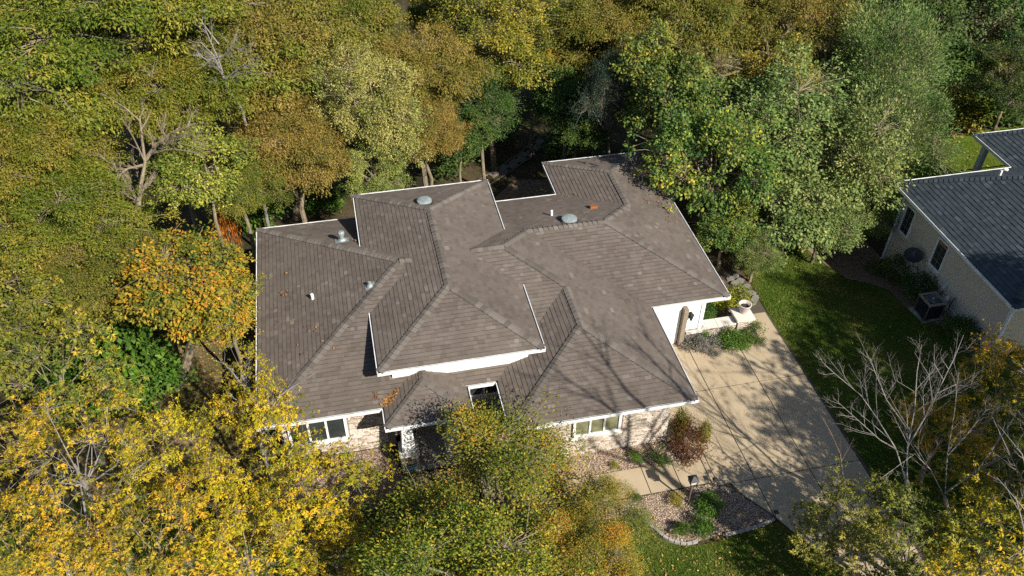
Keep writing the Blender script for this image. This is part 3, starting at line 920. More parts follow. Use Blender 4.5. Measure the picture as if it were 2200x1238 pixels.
# white post near the courtyard corner
MB().box(8.62, 8.80, -.98, -.80, .9, ZT).build('column', M['white'], H) if False else None

# roof vents and pipes (parts of the house)
def dome(pl, u, v, r):
    p = pl.at(u, v)
    mb = MB(); mb.lathe(p.x, p.y, [(r * .62, p.z - .12), (r * .62, p.z + .10)], 16)
    o = mb.build('roof_vent', M['metal'], H)
    mb = MB(); mb.lathe(p.x, p.y, [(r * .96, p.z + .085), (r, p.z + .105), (r * .96, p.z + .135), (r * .7, p.z + .165), (r * .3, p.z + .18)], 18)
    mb.build('vent_cap', M['metal'], o)
    mb = MB(); s_ = r * 1.15
    mb.poly([(p.x - s_, p.y - s_, pl.z(p.x - s_, p.y - s_) + .036), (p.x + s_, p.y - s_, pl.z(p.x + s_, p.y - s_) + .036), (p.x + s_, p.y + s_, pl.z(p.x + s_, p.y + s_) + .036), (p.x - s_, p.y + s_, pl.z(p.x - s_, p.y + s_) + .036)])
    mb.build('flashing', M['deck'], o)
dome(upper['uback'], 912, 436, .30)
dome(lower['back'], 1223, 475, .32)
def pipe(pl, u, v, r, h, mat, boot=True, cap_=False, name='vent_pipe'):
    p = pl.at(u, v)
    mb = MB(); mb.lathe(p.x, p.y, [(r, p.z - .05), (r, p.z + h)], 10)
    o = mb.build(name, mat, H)
    if boot:
        b = MB(); b.lathe(p.x, p.y, [(r * 2.4, p.z - .03), (r * 2.2, p.z + .05), (r * 1.15, p.z + .14)], 10)
        q = r * 3.2
        b.poly([(p.x + i * q, p.y + j * q, pl.z(p.x + i * q, p.y + j * q) + .035) for i, j in ((-1, -1), (1, -1), (1, 1), (-1, 1))])
        b.build('boot', M['metal'], o)
    if cap_:
        b = MB(); b.lathe(p.x, p.y, [(r * 1.35, p.z + h - .1), (r * 1.5, p.z + h - .04), (r * 1.5, p.z + h + .05), (r * .9, p.z + h + .09)], 12)
        b.build('vent_cap', M['metal'], o)
pipe(lower['leftback'], 735, 518, .085, .38, M['metal'], cap_=True)
pipe(lower['left'], 795, 616, .055, .22, M['metal'])
pipe(lower['left'], 672, 643, .055, .24, M['pvc'], boot=False)
pipe(lower['back'], 1185, 464, .05, .26, M['pvc'], boot=False)
p = lower['back'].at(1274, 447)
mb = MB(); mb.hexa([(p.x - .15, p.y - .13, p.z - .08), (p.x + .15, p.y - .13, p.z - .08), (p.x + .15, p.y + .13, p.z - .1), (p.x - .15, p.y + .13, p.z - .1), (p.x - .15, p.y - .13, p.z + .17), (p.x + .15, p.y - .13, p.z + .17), (p.x + .15, p.y + .13, p.z + .09), (p.x - .15, p.y + .13, p.z + .09)])
mb.build('box_vent', M['rust'], H)
# fallen leaves in the valleys
mb = MB()
def leafq(mb, p, s, c, n=None):
    a = random.uniform(0, 6.28); t = random.uniform(-.35, .35)
    d = Vector((math.cos(a), math.sin(a), t)).normalized(); e = Vector((-math.sin(a), math.cos(a), random.uniform(-.35, .35)))
    p = Vector(p)
    mb.poly([p - d * s, p + e * s * .45, p + d * s, p - e * s * .45], c)
for pl, u0, v0, u1, v1, n, sp_ in (('porchl', 832, 862, 852, 840, 55, .07), ('leftfront', 826, 870, 834, 866, 40, .08), ('leftfront', 800, 852, 812, 862, 14, .08), ('porchl', 834, 868, 845, 856, 25, .05), ('leftback', 765, 518, 778, 523, 16, .06), ('left', 603, 632, 618, 640, 10, .12), ('left', 670, 712, 690, 722, 5, .15), ('left', 640, 680, 660, 780, 7, .3), ('left', 570, 600, 600, 700, 14, .5), ('rleft', 1212, 424, 1240, 422, 12, .08), ('right', 1385, 435, 1410, 428, 14, .2), ('leftfront', 735, 745, 748, 775, 5, .2), ('right', 1432, 475, 1450, 480, 8, .15)):
    P_ = lower[pl]
    for _ in range(n):
        t = random.random()
        p = P_.at(u0 + (u1 - u0) * t, v0 + (v1 - v0) * t)
        x = p.x + random.gauss(0, sp_); y = p.y + random.gauss(0, sp_)
        leafq(mb, (x, y, P_.z(x, y) + random.uniform(.04, .09)), random.uniform(.035, .075), random.random())
mb.build('fallen_leaves', M['rooflitter'], label='brown dead leaves caught in the valleys of the brown roof', kind='stuff')
# ------------------------------------------------------------------ neighbouring house
NB = thing('house', 'taupe sided house with blue grey shingled roof beyond the side lawn', 'house', (30, 4, 0))
mn = 0.62; NX, NY0, NY1, NE = 27.53, -.18, 8.2, 3.0
nh = (NY1 - NY0) / 2; NXR = 46.0
nap = (NX + nh, NY0 + nh)
PX, PY = 33.4, 11.05
nroof = dict(
    left=Plane((1, 0), NX, NE, mn, [[(NX, NY1), (NX, NY0), nap]]),
    back=Plane((0, -1), -NY1, NE, mn, [[(NXR, NY1), (NX, NY1), nap, (NXR, nap[1])]]),
    front=Plane((0, 1), NY0, NE, mn, [[(NX, NY0), (NXR, NY0), (NXR, nap[1]), nap]]),
    pl=Plane((1, 0), PX, NE + .02, mn, [[(PX, PY), (PX, 5.0), (PX + 3.2, 5.0), (PX + 3.2, PY - 3.2)]]),
    pb=Plane((0, -1), -PY, NE + .02, mn, [[(PX + 6.4, PY), (PX, PY), (PX + 3.2, PY - 3.2)]]),
    pr=Plane((-1, 0), -(PX + 6.4), NE + .02, mn, [[(PX + 6.4, 5.0), (PX + 6.4, PY), (PX + 3.2, PY - 3.2), (PX + 3.2, 5.0)]]),
)
mb = MB(); deck(nroof.values(), mb)
rn = mb.build('roof', M['slate'], NB)
mb = MB()
for pl in nroof.values(): shingle(pl, mb)
mb.build('shingles', M['slate'], rn, kind='stuff')
CAPN[0] = 200
st = MB()
def ncap(a, b, pa, pb): caps(c3(nroof[pa], a), c3(nroof[pa], b), nroof[pa], nroof[pb], rn, M['slate'], st, 330)
ncap((NX, NY1), nap, 'left', 'back'); ncap((PX, PY), (PX + 3.2, PY - 3.2), 'pl', 'pb'); ncap((NX, NY0), nap, 'left', 'front')
if st.v: st.build('ridge_caps', M['slate'], rn, kind='stuff')
gutter(NB, (NX, NY0), (NX, NY1), NE, (1, 0), .4)
gutter(NB, (NX, NY1), (PX + .2, NY1), NE, (0, -1), .4, corner=(1, 0))
gutter(NB, (NX, NY0), (NXR, NY0), NE, (0, 1), .4, corner=(1, 0))
gutter(NB, (PX, PY), (PX, 8.3), NE + .02, (1, 0), .5, corner=(1, 0))
gutter(NB, (PX, PY), (PX + 6.4, PY), NE + .02, (0, -1), .5)
NW = 28.0
MB().box(NW, NXR - .4, NY0 + .45, NY1 - .4, -2.6, NE - .2).build('wall', M['siding_t'], NB)
fo = MB()
fo.box(NW - .05, NW, 5.35, NY1 - .39, -2.4, -.98); fo.box(NW - .05, NW, .75, 5.66, -1.0, .04); fo.box(NW - .05, NW, NY0 + .45, 1.0, -.4, .38)
fo.build('foundation', M['found'], NB)
# lap siding boards: the lower edge of each stands proud
z = NE - .22; k = 0
while z > -.9:
    z0 = z - .125
    y0 = NY0 + .44; y1 = NY1 - .39
    if z0 < .05: y0 = 5.66
    if z0 < .40 and z0 >= .05: y0 = max(y0, NY0 + .44)
    mb = MB()
    mb.hexa([(NW - .012, y0, z0), (NW - .001, y0, z0), (NW - .001, y1, z0), (NW - .012, y1, z0), (NW - .006, y0, z), (NW - .001, y0, z), (NW - .001, y1, z), (NW - .006, y1, z)])
    mb.build('siding_board', M['siding_t'], NB)
    z = z0; k += 1
MB().box(NW - .06, NW + .05, NY0 + .38, NY0 + .50, .06, NE - .22).build('downspout', M['siding_w'], NB)
d = MB(); d.tube([(NW - .1, NY1 - .42, NE - .2), (NW - .07, NY1 - .42, NE - .5), (NW - .07, NY1 - .42, -1.0), (NW - .25, NY1 - .40, -1.2), (NW - .9, NY1 + .5, -1.3), (NW - 1.0, NY1 + .75, -1.32)], .055, 6)
d.build('downspout', M['siding_w'], NB)
for (a0, a1, b0, b1) in ((6.78, 7.5, .86, 2.3), (4.28, 5.05, .88, 2.34)):
    window(NB, a0, a1, b0, b1, NW - .02, 1, M['glass'], frame=.07, depth=.05, bars=(2, 4), axis='x')
# meter, pipes and boxes on the neighbour's wall
for (u, v, w, h) in ((2028, 617, .16, .24), (2062, 682, .14, .16), (2097, 703, .14, .14)):
    p = at_x(u, v, NW - .12)
    MB().box(NW - .14, NW - .024, p.y - w / 2, p.y + w / 2, p.z - h / 2, p.z + h / 2).build('utility_box', M['found'], NB)
for L in ([(2027, 622), (2017, 638)], [(2051, 641), (2041, 655), (2037, 668)], [(2095, 696), (2092, 706)], [(2140, 714), (2133, 730)]):
    pts = [at_x(u, v, NW - .09) for u, v in L]
    MB().tube([tuple(pts[0] + Vector((.08, 0, 0)))] + [tuple(q) for q in pts], .022, 6).build('pipe', M['black'], NB)
for (u, v) in ((2036, 641), (2080, 683)):
    p = at_x(u, v, NW - .1)
    MB().lathe(p.x, p.y, [(.09, p.z - .1), (.1, p.z), (.06, p.z + .09)], 10).build('meter', M['pvc'], NB)
# satellite dish on a bracket
p = at_x(1963, 549, NW - .45); q = at_x(1972, 574, NW - .02)
DS = thing('satellite_dish', 'dark satellite dish on an arm from the taupe siding', 'satellite dish', tuple(q))
mb = MB()
nrm = Vector((-.55, -.45, .70)).normalized(); a = nrm.cross(Vector((0, 0, 1))).normalized(); b = nrm.cross(a)
c = Vector(p)
rings = []
for r in (0, .12, .24, .34, .40):
    n0 = len(mb.v)
    for k in range(18):
        t = 2 * math.pi * k / 18
        mb.v.append(tuple(c + (a * math.cos(t) + b * math.sin(t) * .85) * r + nrm * (r * r * .6)))
    rings.append(n0)
for i in range(4):
    for k in range(18):
        mb.f.append((rings[i] + k, rings[i] + (k + 1) % 18, rings[i + 1] + (k + 1) % 18, rings[i + 1] + k)); mb.r.append(.5)
mb.build('reflector', M['black'], DS)
MB().tube([tuple(q), tuple(q + Vector((-.22, .02, .05))), tuple(c)], .03, 6).build('arm', M['metal'], DS)
MB().tube([tuple(c - b * .3), tuple(c + nrm * .38)], .014, 5).build('feed_arm', M['metal'], DS)
# air conditioner
p = at_g(2000, 672); AX, AY, AZ = 26.98, 3.05, ground(26.98, 3.05)
AC = thing('air_conditioner', 'dark louvred air conditioning unit on a pad beside the taupe wall', 'air conditioner', (AX, AY, AZ))
MB().box(AX - .5, AX + .5, AY - .5, AY + .5, AZ - .05, AZ + .06).build('pad', M['curb'], AC)
r_ = .37
MB().box(AX - r_ + .03, AX + r_ - .03, AY - r_ + .03, AY + r_ - .03, AZ + .062, AZ + .86).build('body', M['black'], AC)
for k in range(7):
    z0 = AZ + .12 + k * .10
    MB().box(AX - r_, AX + r_, AY - r_, AY + r_, z0, z0 + .055).build('louvre', M['black'], AC)
for sx in (-1, 1):
    for sy in (-1, 1):
        MB().box(AX + sx * r_ - .02, AX + sx * r_ + .02, AY + sy * r_ - .02, AY + sy * r_ + .02, AZ + .065, AZ + .862).build('post', M['bronze'], AC)
tp = MB()
for a0, a1, b0, b1 in ((-.41, .41, -.41, -.30), (-.41, .41, .30, .41), (-.41, -.30, -.30, .30), (.30, .41, -.30, .30)):
    tp.box(AX + a0, AX + a1, AY + b0, AY + b1, AZ + .865, AZ + .91)
tp.build('top', M['wood'], AC)
fg = MB()
for r in (.08, .15, .22, .29):
    for k in range(20):
        t0 = 2 * math.pi * k / 20; t1 = 2 * math.pi * (k + 1) / 20
        fg.tube([(AX + r * math.cos(t0), AY + r * math.sin(t0), AZ + .93), (AX + r * math.cos(t1), AY + r * math.sin(t1), AZ + .93)], .008, 4, cap=False)
fg.lathe(AX, AY, [(.06, AZ + .9), (.06, AZ + .95)], 8)
fg.build('fan_guard', M['metal'], AC)
# rear deck of the neighbouring house with stair and railing
DK = thing('deck', 'brown board deck with stair and black railing under the neighbouring porch roof', 'deck', (35, 9.5, -1))
fz = .1
for k in range(18):
    y = 8.25 + k * .155
    MB().box(33.3, 40, y, y + .145, fz - .04, fz).build('deck_board', M['deckwood'], DK)
MB().box(33.35, 39.9, 8.3, 11.0, fz - .35, fz - .05).build('frame', M['wood'], DK)
for k in range(6):
    MB().box(33.27 - (k + 1) * .28, 33.27 - k * .28, 8.7, 10.2, fz - .17 * (k + 1) - .05, fz - .17 * (k + 1)).build('stair_tread', M['deckwood'], DK)
cb = MB(); cb.box(PX + .3, PX + .55, PY - .62, PY - .37, fz, NE - .18); cb.build('column', M['siding_w'], DK)
def rail(pts, hgt=.95):
    mb = MB()
    top = [(x, y, z + hgt) for x, y, z in pts]; low = [(x, y, z + .12) for x, y, z in pts]
    mb.tube(top, .03, 5); mb.tube(low, .02, 5)
    for (x, y, z) in pts: mb.tube([(x, y, z), (x, y, z + hgt + .05)], .035, 5)
    for a, b in zip(pts, pts[1:]):
        L = max(1, int(math.dist(a, b) / .16))
        for i in range(1, L):
            t = i / L; x, y, z = (a[j] + t * (b[j] - a[j]) for j in range(3))
            mb.tube([(x, y, z + .12), (x, y, z + hgt)], .009, 4, cap=False)
    mb.build('railing', M['black'], DK)
rail([(33.3, 10.3, fz), (31.6, 10.3, fz - 1.02)]); rail([(33.3, 8.65, fz), (31.6, 8.65, fz - 1.02)]); rail([(33.35, 10.95, fz), (37, 10.95, fz), (39.9, 10.95, fz)]); rail([(33.3, 10.3, fz), (33.35, 10.95, fz)])
wp = nroof['back'].at(2147, 378)
MB().tube([(wp.x, wp.y, wp.z - .05), (wp.x, wp.y, wp.z + .28), (wp.x + .06, wp.y - .05, wp.z + .36), (wp.x + .18, wp.y - .12, wp.z + .34)], .06, 8).build('vent_pipe', M['pvc'], NB)

# ------------------------------------------------------------------ small things round the brown roofed house
# planter wall with cap slabs, end pillar and urn
PW = thing('planter_wall', 'low stone planter wall with limestone cap slabs beside the white garage door', 'wall', (17.6, 3.6, 0))
MB().box(16.94, 18.5, 3.52, 3.86, -.1, .52).build('wall', M['mortar'], PW)
stone_wall(PW, None, 16.2, 18.5, 3.515, 0, .52)
for a, b in ((16.26, 16.93), (16.945, 17.66), (17.675, 18.44)):
    MB().box(a, b, 3.44 if a > 16.5 else 3.30, 3.90 if a > 16.5 else 3.435, .524, .60).build('cap_slab', M['lime'], PW)
MB().box(18.5, 19.12, 3.44, 4.06, -.1, .70).build('pillar', M['mortar'], PW)
stone_wall(PW, None, 18.5, 19.12, 3.438, 0, .70); stone_wall(PW, None, 3.44, 4.06, 18.498, .6, .70, axis='x'); stone_wall(PW, None, 3.44, 4.06, 19.122, 0, .70, axis='x', face=1)
MB().prism([(18.42, 3.36), (19.2, 3.36), (19.2, 4.14), (18.42, 4.14)], .704, .80).build('cap_slab', M['lime'], PW)
UR = thing('urn', 'empty weathered stone urn standing on the end pillar of the planter wall', 'planter', (18.86, 3.82, .8))
MB().lathe(18.86, 3.82, [(.16, .802), (.15, .84), (.19, .95), (.24, 1.12), (.25, 1.2), (.265, 1.21), (.265, 1.245), (.225, 1.245), (.20, 1.1), (.02, 1.08)], 20).build('bowl', M['potstone'], UR, smooth=True)
MB().lathe(18.86, 3.82, [(.195, 1.085), (.19, 1.10)], 16).build('soil', M['soil'], UR)
flat_sheet('planter_bed', M['mulch'], [(16.95, 3.9), (19.1, 4.15), (19.35, 6.9), (17.0, 6.9)], .03, 'mulch bed behind the planter wall')
# teal pot by the porch
p = at(884, 1003, .12); TX, TY = p.x, p.y
TP = thing('flower_pot', 'empty teal glazed pot on the pebbles in front of the porch column', 'pot', (TX, TY, 0))
MB().lathe(TX, TY, [(.17, .012), (.20, .15), (.255, .42), (.27, .46), (.29, .465), (.29, .50), (.25, .50), (.235, .40), (.02, .36)], 22).build('bowl', M['teal'], TP, smooth=True)
MB().lathe(TX, TY, [(.235, .385), (.23, .40)], 18).build('soil', M['soil'], TP)
# lamp post
LX, LY = 13.68, -3.88
LP = thing('lamp_post', 'short garden lamp post with a square black lantern standing in the pebble bed', 'lamp post', (LX, LY, 0))
MB().tube([(LX, LY, -.05), (LX, LY, 1.02)], .034, 8).build('post', M['bronze'], LP)
def sq(mb, r0, z0, r1, z1, a=.78):
    c = [(math.cos(a + k * math.pi / 2), math.sin(a + k * math.pi / 2)) for k in range(4)]
    mb.hexa([(LX + x * r0, LY + y * r0, z0) for x, y in c] + [(LX + x * r1, LY + y * r1, z1) for x, y in c])
q = MB(); sq(q, .06, 1.021, .15, 1.10); lt = q.build('lantern', M['black'], LP)
q = MB(); sq(q, .12, 1.102, .155, 1.30); q.build('glass', M['frost'], lt)
q = MB()
for k in range(4):
    t = .78 + k * math.pi / 2
    q.tube([(LX + .15 * math.cos(t), LY + .15 * math.sin(t), 1.09), (LX + .178 * math.cos(t), LY + .178 * math.sin(t), 1.31)], .014, 5)
q.build('bar', M['black'], lt)
q = MB(); sq(q, .225, 1.305, .04, 1.46); q.build('roof', M['black'], lt)
# low path lights
for (x, y, lab) in ((14.82, -3.36, 'small black path light where the front walk meets the driveway'), (16.30, -5.02, 'small black path light at the tip of the kidney shaped pebble bed')):
    t = thing('path_light', lab, 'path light', (x, y, 0), 'low path lights')
    MB().tube([(x, y, 0), (x, y, .28)], .015, 6).build('stake', M['black'], t)
    MB().lathe(x, y, [(.05, .22), (.06, .29)], 8).build('lamp', M['frost'], t)
    MB().hexa([(x - .085, y - .085, .292), (x + .085, y - .085, .292), (x + .085, y + .085, .292), (x - .085, y + .085, .292), (x - .05, y - .05, .35), (x + .05, y - .05, .35), (x + .05, y + .05, .35), (x - .05, y + .05, .35)]).build('cap', M['black'], t)
# garden chair in the courtyard
cx, cy = 7.72, .42
CH = thing('chair', 'dark wicker chair with an orange seat cushion in the courtyard', 'chair', (cx, cy, .1))
ca = .35
def rotbox(mb, a0, a1, b0, b1, c0, c1):
    f = lambda x, y: (cx + x * math.cos(ca) - y * math.sin(ca), cy + x * math.sin(ca) + y * math.cos(ca))
    P_ = [f(a0, b0), f(a1, b0), f(a1, b1), f(a0, b1)]
    mb.hexa([(*p, c0) for p in P_] + [(*p, c1) for p in P_])
    return mb
rotbox(MB(), -.28, .28, -.28, .28, .30, .44).build('seat', M['black'], CH)
rotbox(MB(), -.24, .24, -.24, .22, .442, .54).build('cushion', M['orange'], CH)
rotbox(MB(), -.30, .30, .24, .31, .30, 1.0).build('backrest', M['black'], CH)
for s_ in (-1, 1):
    rotbox(MB(), s_ * .31 - .04, s_ * .31 + .04, -.28, .28, .58, .64).build('arm', M['black'], CH)
    for t in (-.26, .24): rotbox(MB(), s_ * .27 - .03, s_ * .27 + .03, t - .03, t + .03, .10, .58).build('leg', M['black'], CH)
# bird shaped garden ornament by the left wall
p = at_y(694, 979, .42)
GN = thing('garden_ornament', 'tiny blue and white ornament with an orange top standing against the left stone wall', 'ornament', (p.x, p.y, 0))
MB().lathe(p.x, p.y, [(.07, .002), (.10, .08), (.09, .18), (.05, .24)], 10).build('body', M['pvc'], GN)
MB().lathe(p.x, p.y, [(.055, .235), (.08, .28), (.06, .36), (.01, .40)], 10).build('top', M['rust'], GN)
MB().lathe(p.x, p.y, [(.101, .07), (.104, .10), (.1, .13)], 10).build('band', M['teal'], GN)
# ------------------------------------------------------------------ foliage
def leaf_mat_set():
    L = {}
    L['olive'] = mat_leaf('olive_locust_leaf', [(0, (0.045, 0.085, 0.008)), (0.4, (0.105, 0.14, 0.011)), (0.75, (0.18, 0.175, 0.018)), (1, (0.31, 0.245, 0.035))])
    L['tan'] = mat_leaf('tan_locust_leaf', [(0, (0.08, 0.095, 0.014)), (0.4, (0.16, 0.142, 0.02)), (0.75, (0.235, 0.18, 0.032)), (1, (0.33, 0.24, 0.06))])
    L['oliveT'] = mat_leaf('olive_tan_leaf', [(0, (0.055, 0.088, 0.010)), (0.45, (0.13, 0.14, 0.015)), (0.8, (0.205, 0.175, 0.028)), (1, (0.32, 0.235, 0.055))])
    L['pale'] = mat_leaf('pale_yellow_green_leaf', [(0, (0.06, 0.105, 0.02)), (0.35, (0.17, 0.21, 0.045)), (0.7, (0.33, 0.33, 0.08)), (1, (0.47, 0.43, 0.14))])
    L['ygl'] = mat_leaf('light_yellow_green_leaf', [(0, (0.06, 0.09, 0.01)), (0.4, (0.15, 0.17, 0.02)), (0.75, (0.29, 0.275, 0.04)), (1, (0.45, 0.38, 0.07))])
    L['yg'] = mat_leaf('yellow_green_leaf', [(0, (0.05, 0.085, 0.012)), (0.45, (0.16, 0.175, 0.02)), (0.8, (0.33, 0.27, 0.03)), (1, (0.48, 0.34, 0.04))])
    L['yellow'] = mat_leaf('golden_leaf', [(0, (0.06, 0.10, 0.006)), (0.33, (0.26, 0.24, 0.010)), (0.66, (0.49, 0.37, 0.012)), (1, (0.60, 0.37, 0.018))], hue=.008)
    L['gold'] = mat_leaf('amber_leaf', [(0, (0.06, 0.09, 0.008)), (0.35, (0.24, 0.20, 0.013)), (0.7, (0.48, 0.33, 0.016)), (1, (0.60, 0.31, 0.02))], hue=.008)
    L['orange'] = mat_leaf('orange_green_leaf', [(0, (0.05, 0.095, 0.015)), (0.35, (0.16, 0.16, 0.02)), (0.65, (0.36, 0.23, 0.02)), (0.88, (0.50, 0.22, 0.02)), (1, (0.52, 0.12, 0.02))])
    L['mixed'] = mat_leaf('green_and_orange_leaf', [(0, (0.035, 0.085, 0.012)), (0.4, (0.105, 0.15, 0.015)), (0.7, (0.22, 0.215, 0.02)), (0.9, (0.40, 0.30, 0.025)), (1, (0.48, 0.23, 0.02))])
    L['grey'] = mat_leaf('grey_green_leaf', [(0, (0.055, 0.105, 0.03)), (0.4, (0.125, 0.19, 0.045)), (0.75, (0.22, 0.27, 0.075)), (1, (0.34, 0.34, 0.10))])
    L['maple'] = mat_leaf('green_gold_leaf', [(0, (0.035, 0.085, 0.02)), (0.4, (0.10, 0.165, 0.03)), (0.75, (0.21, 0.235, 0.035)), (0.92, (0.38, 0.31, 0.035)), (1, (0.48, 0.33, 0.04))])
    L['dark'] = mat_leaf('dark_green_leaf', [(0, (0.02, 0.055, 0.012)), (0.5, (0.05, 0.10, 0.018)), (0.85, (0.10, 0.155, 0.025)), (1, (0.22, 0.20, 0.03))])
    L['green'] = mat_leaf('bright_green_leaf', [(0, (0.03, 0.075, 0.01)), (0.5, (0.065, 0.14, 0.014)), (0.85, (0.12, 0.21, 0.02)), (1, (0.20, 0.27, 0.04))])
    L['spruce'] = mat_leaf('blue_green_needle', [(0, (0.02, 0.04, 0.025)), (0.6, (0.045, 0.075, 0.05)), (1, (0.08, 0.11, 0.075))])
    L['rust'] = mat_leaf('rust_red_leaf', [(0, (0.05, 0.02, 0.008)), (0.5, (0.10, 0.034, 0.012)), (1, (0.19, 0.08, 0.022))])
    L['red'] = mat_leaf('scarlet_leaf', [(0, (0.25, 0.09, 0.02)), (0.5, (0.46, 0.10, 0.02)), (1, (0.55, 0.17, 0.03))])
    L['lav'] = mat_leaf('greyish_lavender_leaf', [(0, (0.08, 0.11, 0.05)), (0.5, (0.17, 0.17, 0.13)), (1, (0.27, 0.24, 0.24))])
    L['lemon'] = mat_leaf('lemon_leaf', [(0, (0.14, 0.17, 0.015)), (0.5, (0.36, 0.34, 0.02)), (1, (0.55, 0.45, 0.03))])
    return L
LM = leaf_mat_set()
def norm(a): return a / np.maximum(np.linalg.norm(a, axis=1, keepdims=True), 1e-9)
def leaf_geo(name, P, D, L, W, rnd, tone, rng, bend=0.25, out=None):
    """bent, pointed leaves: base, two shoulders, drooping tip"""
    n = len(P)
    U = np.array([0, 0, .6]) + rng.normal(0, .33, (n, 3)) + (0 if out is None else out * .75)
    U = norm(U)
    Sd = norm(np.cross(D, U)); Nn = np.cross(Sd, D)
    L = L[:, None]; W = W[:, None]
    mid = P + D * L * .5 + Nn * L * bend * .35
    V = np.stack([P, mid - Sd * W * .5, mid + Sd * W * .5, P + D * L - Nn * L * bend * .4], 1).reshape(-1, 3)
    idx = np.arange(n)[:, None] * 4
    T = np.concatenate([idx + np.array([[0, 1, 2]]), idx + np.array([[1, 3, 2]])], 1).reshape(-1)
    me = bpy.data.meshes.new(name)
    me.vertices.add(4 * n); me.vertices.foreach_set("co", V.astype(np.float32).ravel())
    me.loops.add(6 * n); me.loops.foreach_set("vertex_index", T.astype(np.int32))
    me.polygons.add(2 * n)
    me.polygons.foreach_set("loop_start", np.arange(0, 6 * n, 3, dtype=np.int32))
    a = me.attributes.new("rnd", 'FLOAT', 'FACE'); a.data.foreach_set("value", np.repeat(rnd, 2).astype(np.float32))
    a = me.attributes.new("tone", 'FLOAT', 'FACE'); a.data.foreach_set("value", np.repeat(tone, 2).astype(np.float32))
    me.update(calc_edges=True)
    me.materials.append(LM['olive'])
    return me
def crown(seed, R, nb, nc, nl, L, W, flat=.55, cl=.8, droop=.25, ros=1, bend=.25, up=0.0, inner=.35, spread=.6, twig=.012, rosr=.0, brad=.42, bflat=.8, limb=1.0):
    """one crown about the origin: boughs carry clumps, clumps carry leaves; returns (leaf mesh, branch mesh)"""
    rng = np.random.default_rng(seed)
    R = np.array(R, float)
    # bough centres spread over the envelope
    lob = rng.normal(0, 1, (5, 3)); lob *= (rng.uniform(1.6, 3.4, 5) / np.linalg.norm(lob, axis=1))[:, None]; ph = rng.uniform(0, 6.28, 5)
    def env(d): return 1 + .17 * np.sin(lob @ d + ph).sum()
    B = []
    tries = 0
    while len(B) < nb and tries < 6000:
        tries += 1
        d = rng.normal(0, 1, 3); d /= np.linalg.norm(d)
        if d[2] < -.55: continue
        p = d * rng.uniform(.38, .78) * env(d)
        if all(np.linalg.norm(p - q) > 1.05 / nb ** .42 for q in B): B.append(p)
    B = np.array(B)
    rb = brad * rng.uniform(.6, 1.3, len(B))
    C, BI = [], []
    for i, b in enumerate(B):
        k = 0
        while k < nc:
            d = rng.normal(0, 1, 3); d /= np.linalg.norm(d)
            if d @ b / np.linalg.norm(b) < -.25 or d[2] < -.75: continue
            p = b + d * rb[i] * (rng.uniform(.5, 1.05) if rng.random() > .17 else rng.uniform(1.05, 1.75)) * np.array([1, 1, bflat])
            k += 1
            if np.linalg.norm(p) < inner: continue
            C.append(p); BI.append(i)
    C = np.array(C); BI = np.array(BI)
    Cw = C * R
    nC = len(C)
    # leaves
    per = np.maximum(3, (nl * rng.uniform(.45, 1.5, nC))).astype(int)
    ci = np.repeat(np.arange(nC), per)
    n = len(ci)
    out = norm(Cw - B[BI] * R * .6)[ci]
    off = rng.normal(0, 1, (n, 3)) * cl * np.array([.5, .5, .5 * flat])
    off += out * rng.uniform(-.2, .4, (n, 1)) * cl * .6
    P = Cw[ci] + off
    D = norm(norm(off + 1e-6) * .7 + out * spread + rng.normal(0, .5, (n, 3)) + np.array([0, 0, up - droop]))
    OUT = norm(norm(off + 1e-6) * .7 + out * .5)
    ct = rng.random(nC); bt = rng.random(len(B))
    rnd = .5 + .30 * (ct[ci] - .5) * 1.4 + .28 * (bt[BI][ci] - .5) * 1.4 + rng.normal(0, .17, n)
    tone = np.clip(.5 + .5 * (rng.random(nC)[ci] - .5) + rng.normal(0, .25, n), 0, 1)
    if ros > 1:
        P0 = np.repeat(P, ros, 0); D0 = np.repeat(D, ros, 0)
        m_ = len(P0)
        D1 = norm(D0 * .55 + rng.normal(0, .75, (m_, 3)) * np.array([1, 1, .6]) + np.array([0, 0, .1 - droop]))
        OUT = np.repeat(OUT, ros, 0)
        P1 = P0 + D1 * L * rosr
        rnd = np.repeat(rnd, ros) + rng.normal(0, .06, m_); tone = np.repeat(tone, ros)
    else:
        P1, D1 = P, D; m_ = n
    Ls = L * rng.uniform(.65, 1.3, m_); Ws = W * rng.uniform(.7, 1.25, m_)
    lm = leaf_geo('crown', P1, D1, Ls, Ws, np.clip(rnd, 0, 1), tone, rng, bend, OUT)
    # branches inside the crown
    mb = MB()
    root = np.array([0, 0, -.75 * R[2]])
    for i, b in enumerate(B):
        bw = b * R
        k1 = root * .45 + bw * .35 + rng.normal(0, .12, 3) * R
        mb.tube([root + rng.normal(0, .02, 3), k1, bw], [R[0] * .026 * limb, R[0] * .018 * limb, R[0] * .010 * limb], 5, cap=False)
        for j in np.where(BI == i)[0]:
            q = (bw + Cw[j]) / 2 + rng.normal(0, .05, 3) * R
            mb.tube([bw, q, Cw[j]], [twig * 2, twig * 1.5, twig * .8], 3, cap=False)
    if ros > 1:
        sel = rng.random(n) < .6
        for c_, p in zip(Cw[ci][sel], P[sel]):
            mb.tube([c_, p], [twig, twig * .5], 3, cap=False)
    bmesh_ = mb.mesh('branches', M['bark'])
    return lm, bmesh_
PROTO = {}
def proto(name, Rm, **kw):
    PROTO[name] = (Rm, *crown(**kw))
proto('locustA', 5.0, seed=11, R=(5, 5, 3.6), nb=22, nc=38, nl=92, L=.175, W=.062, flat=.5, cl=.50, droop=.35, bend=.5, brad=.36, bflat=.6)
proto('locustB', 5.0, seed=12, R=(5, 5, 3.4), nb=25, nc=32, nl=92, L=.175, W=.062, flat=.5, cl=.50, droop=.35, bend=.5, brad=.33, bflat=.6)
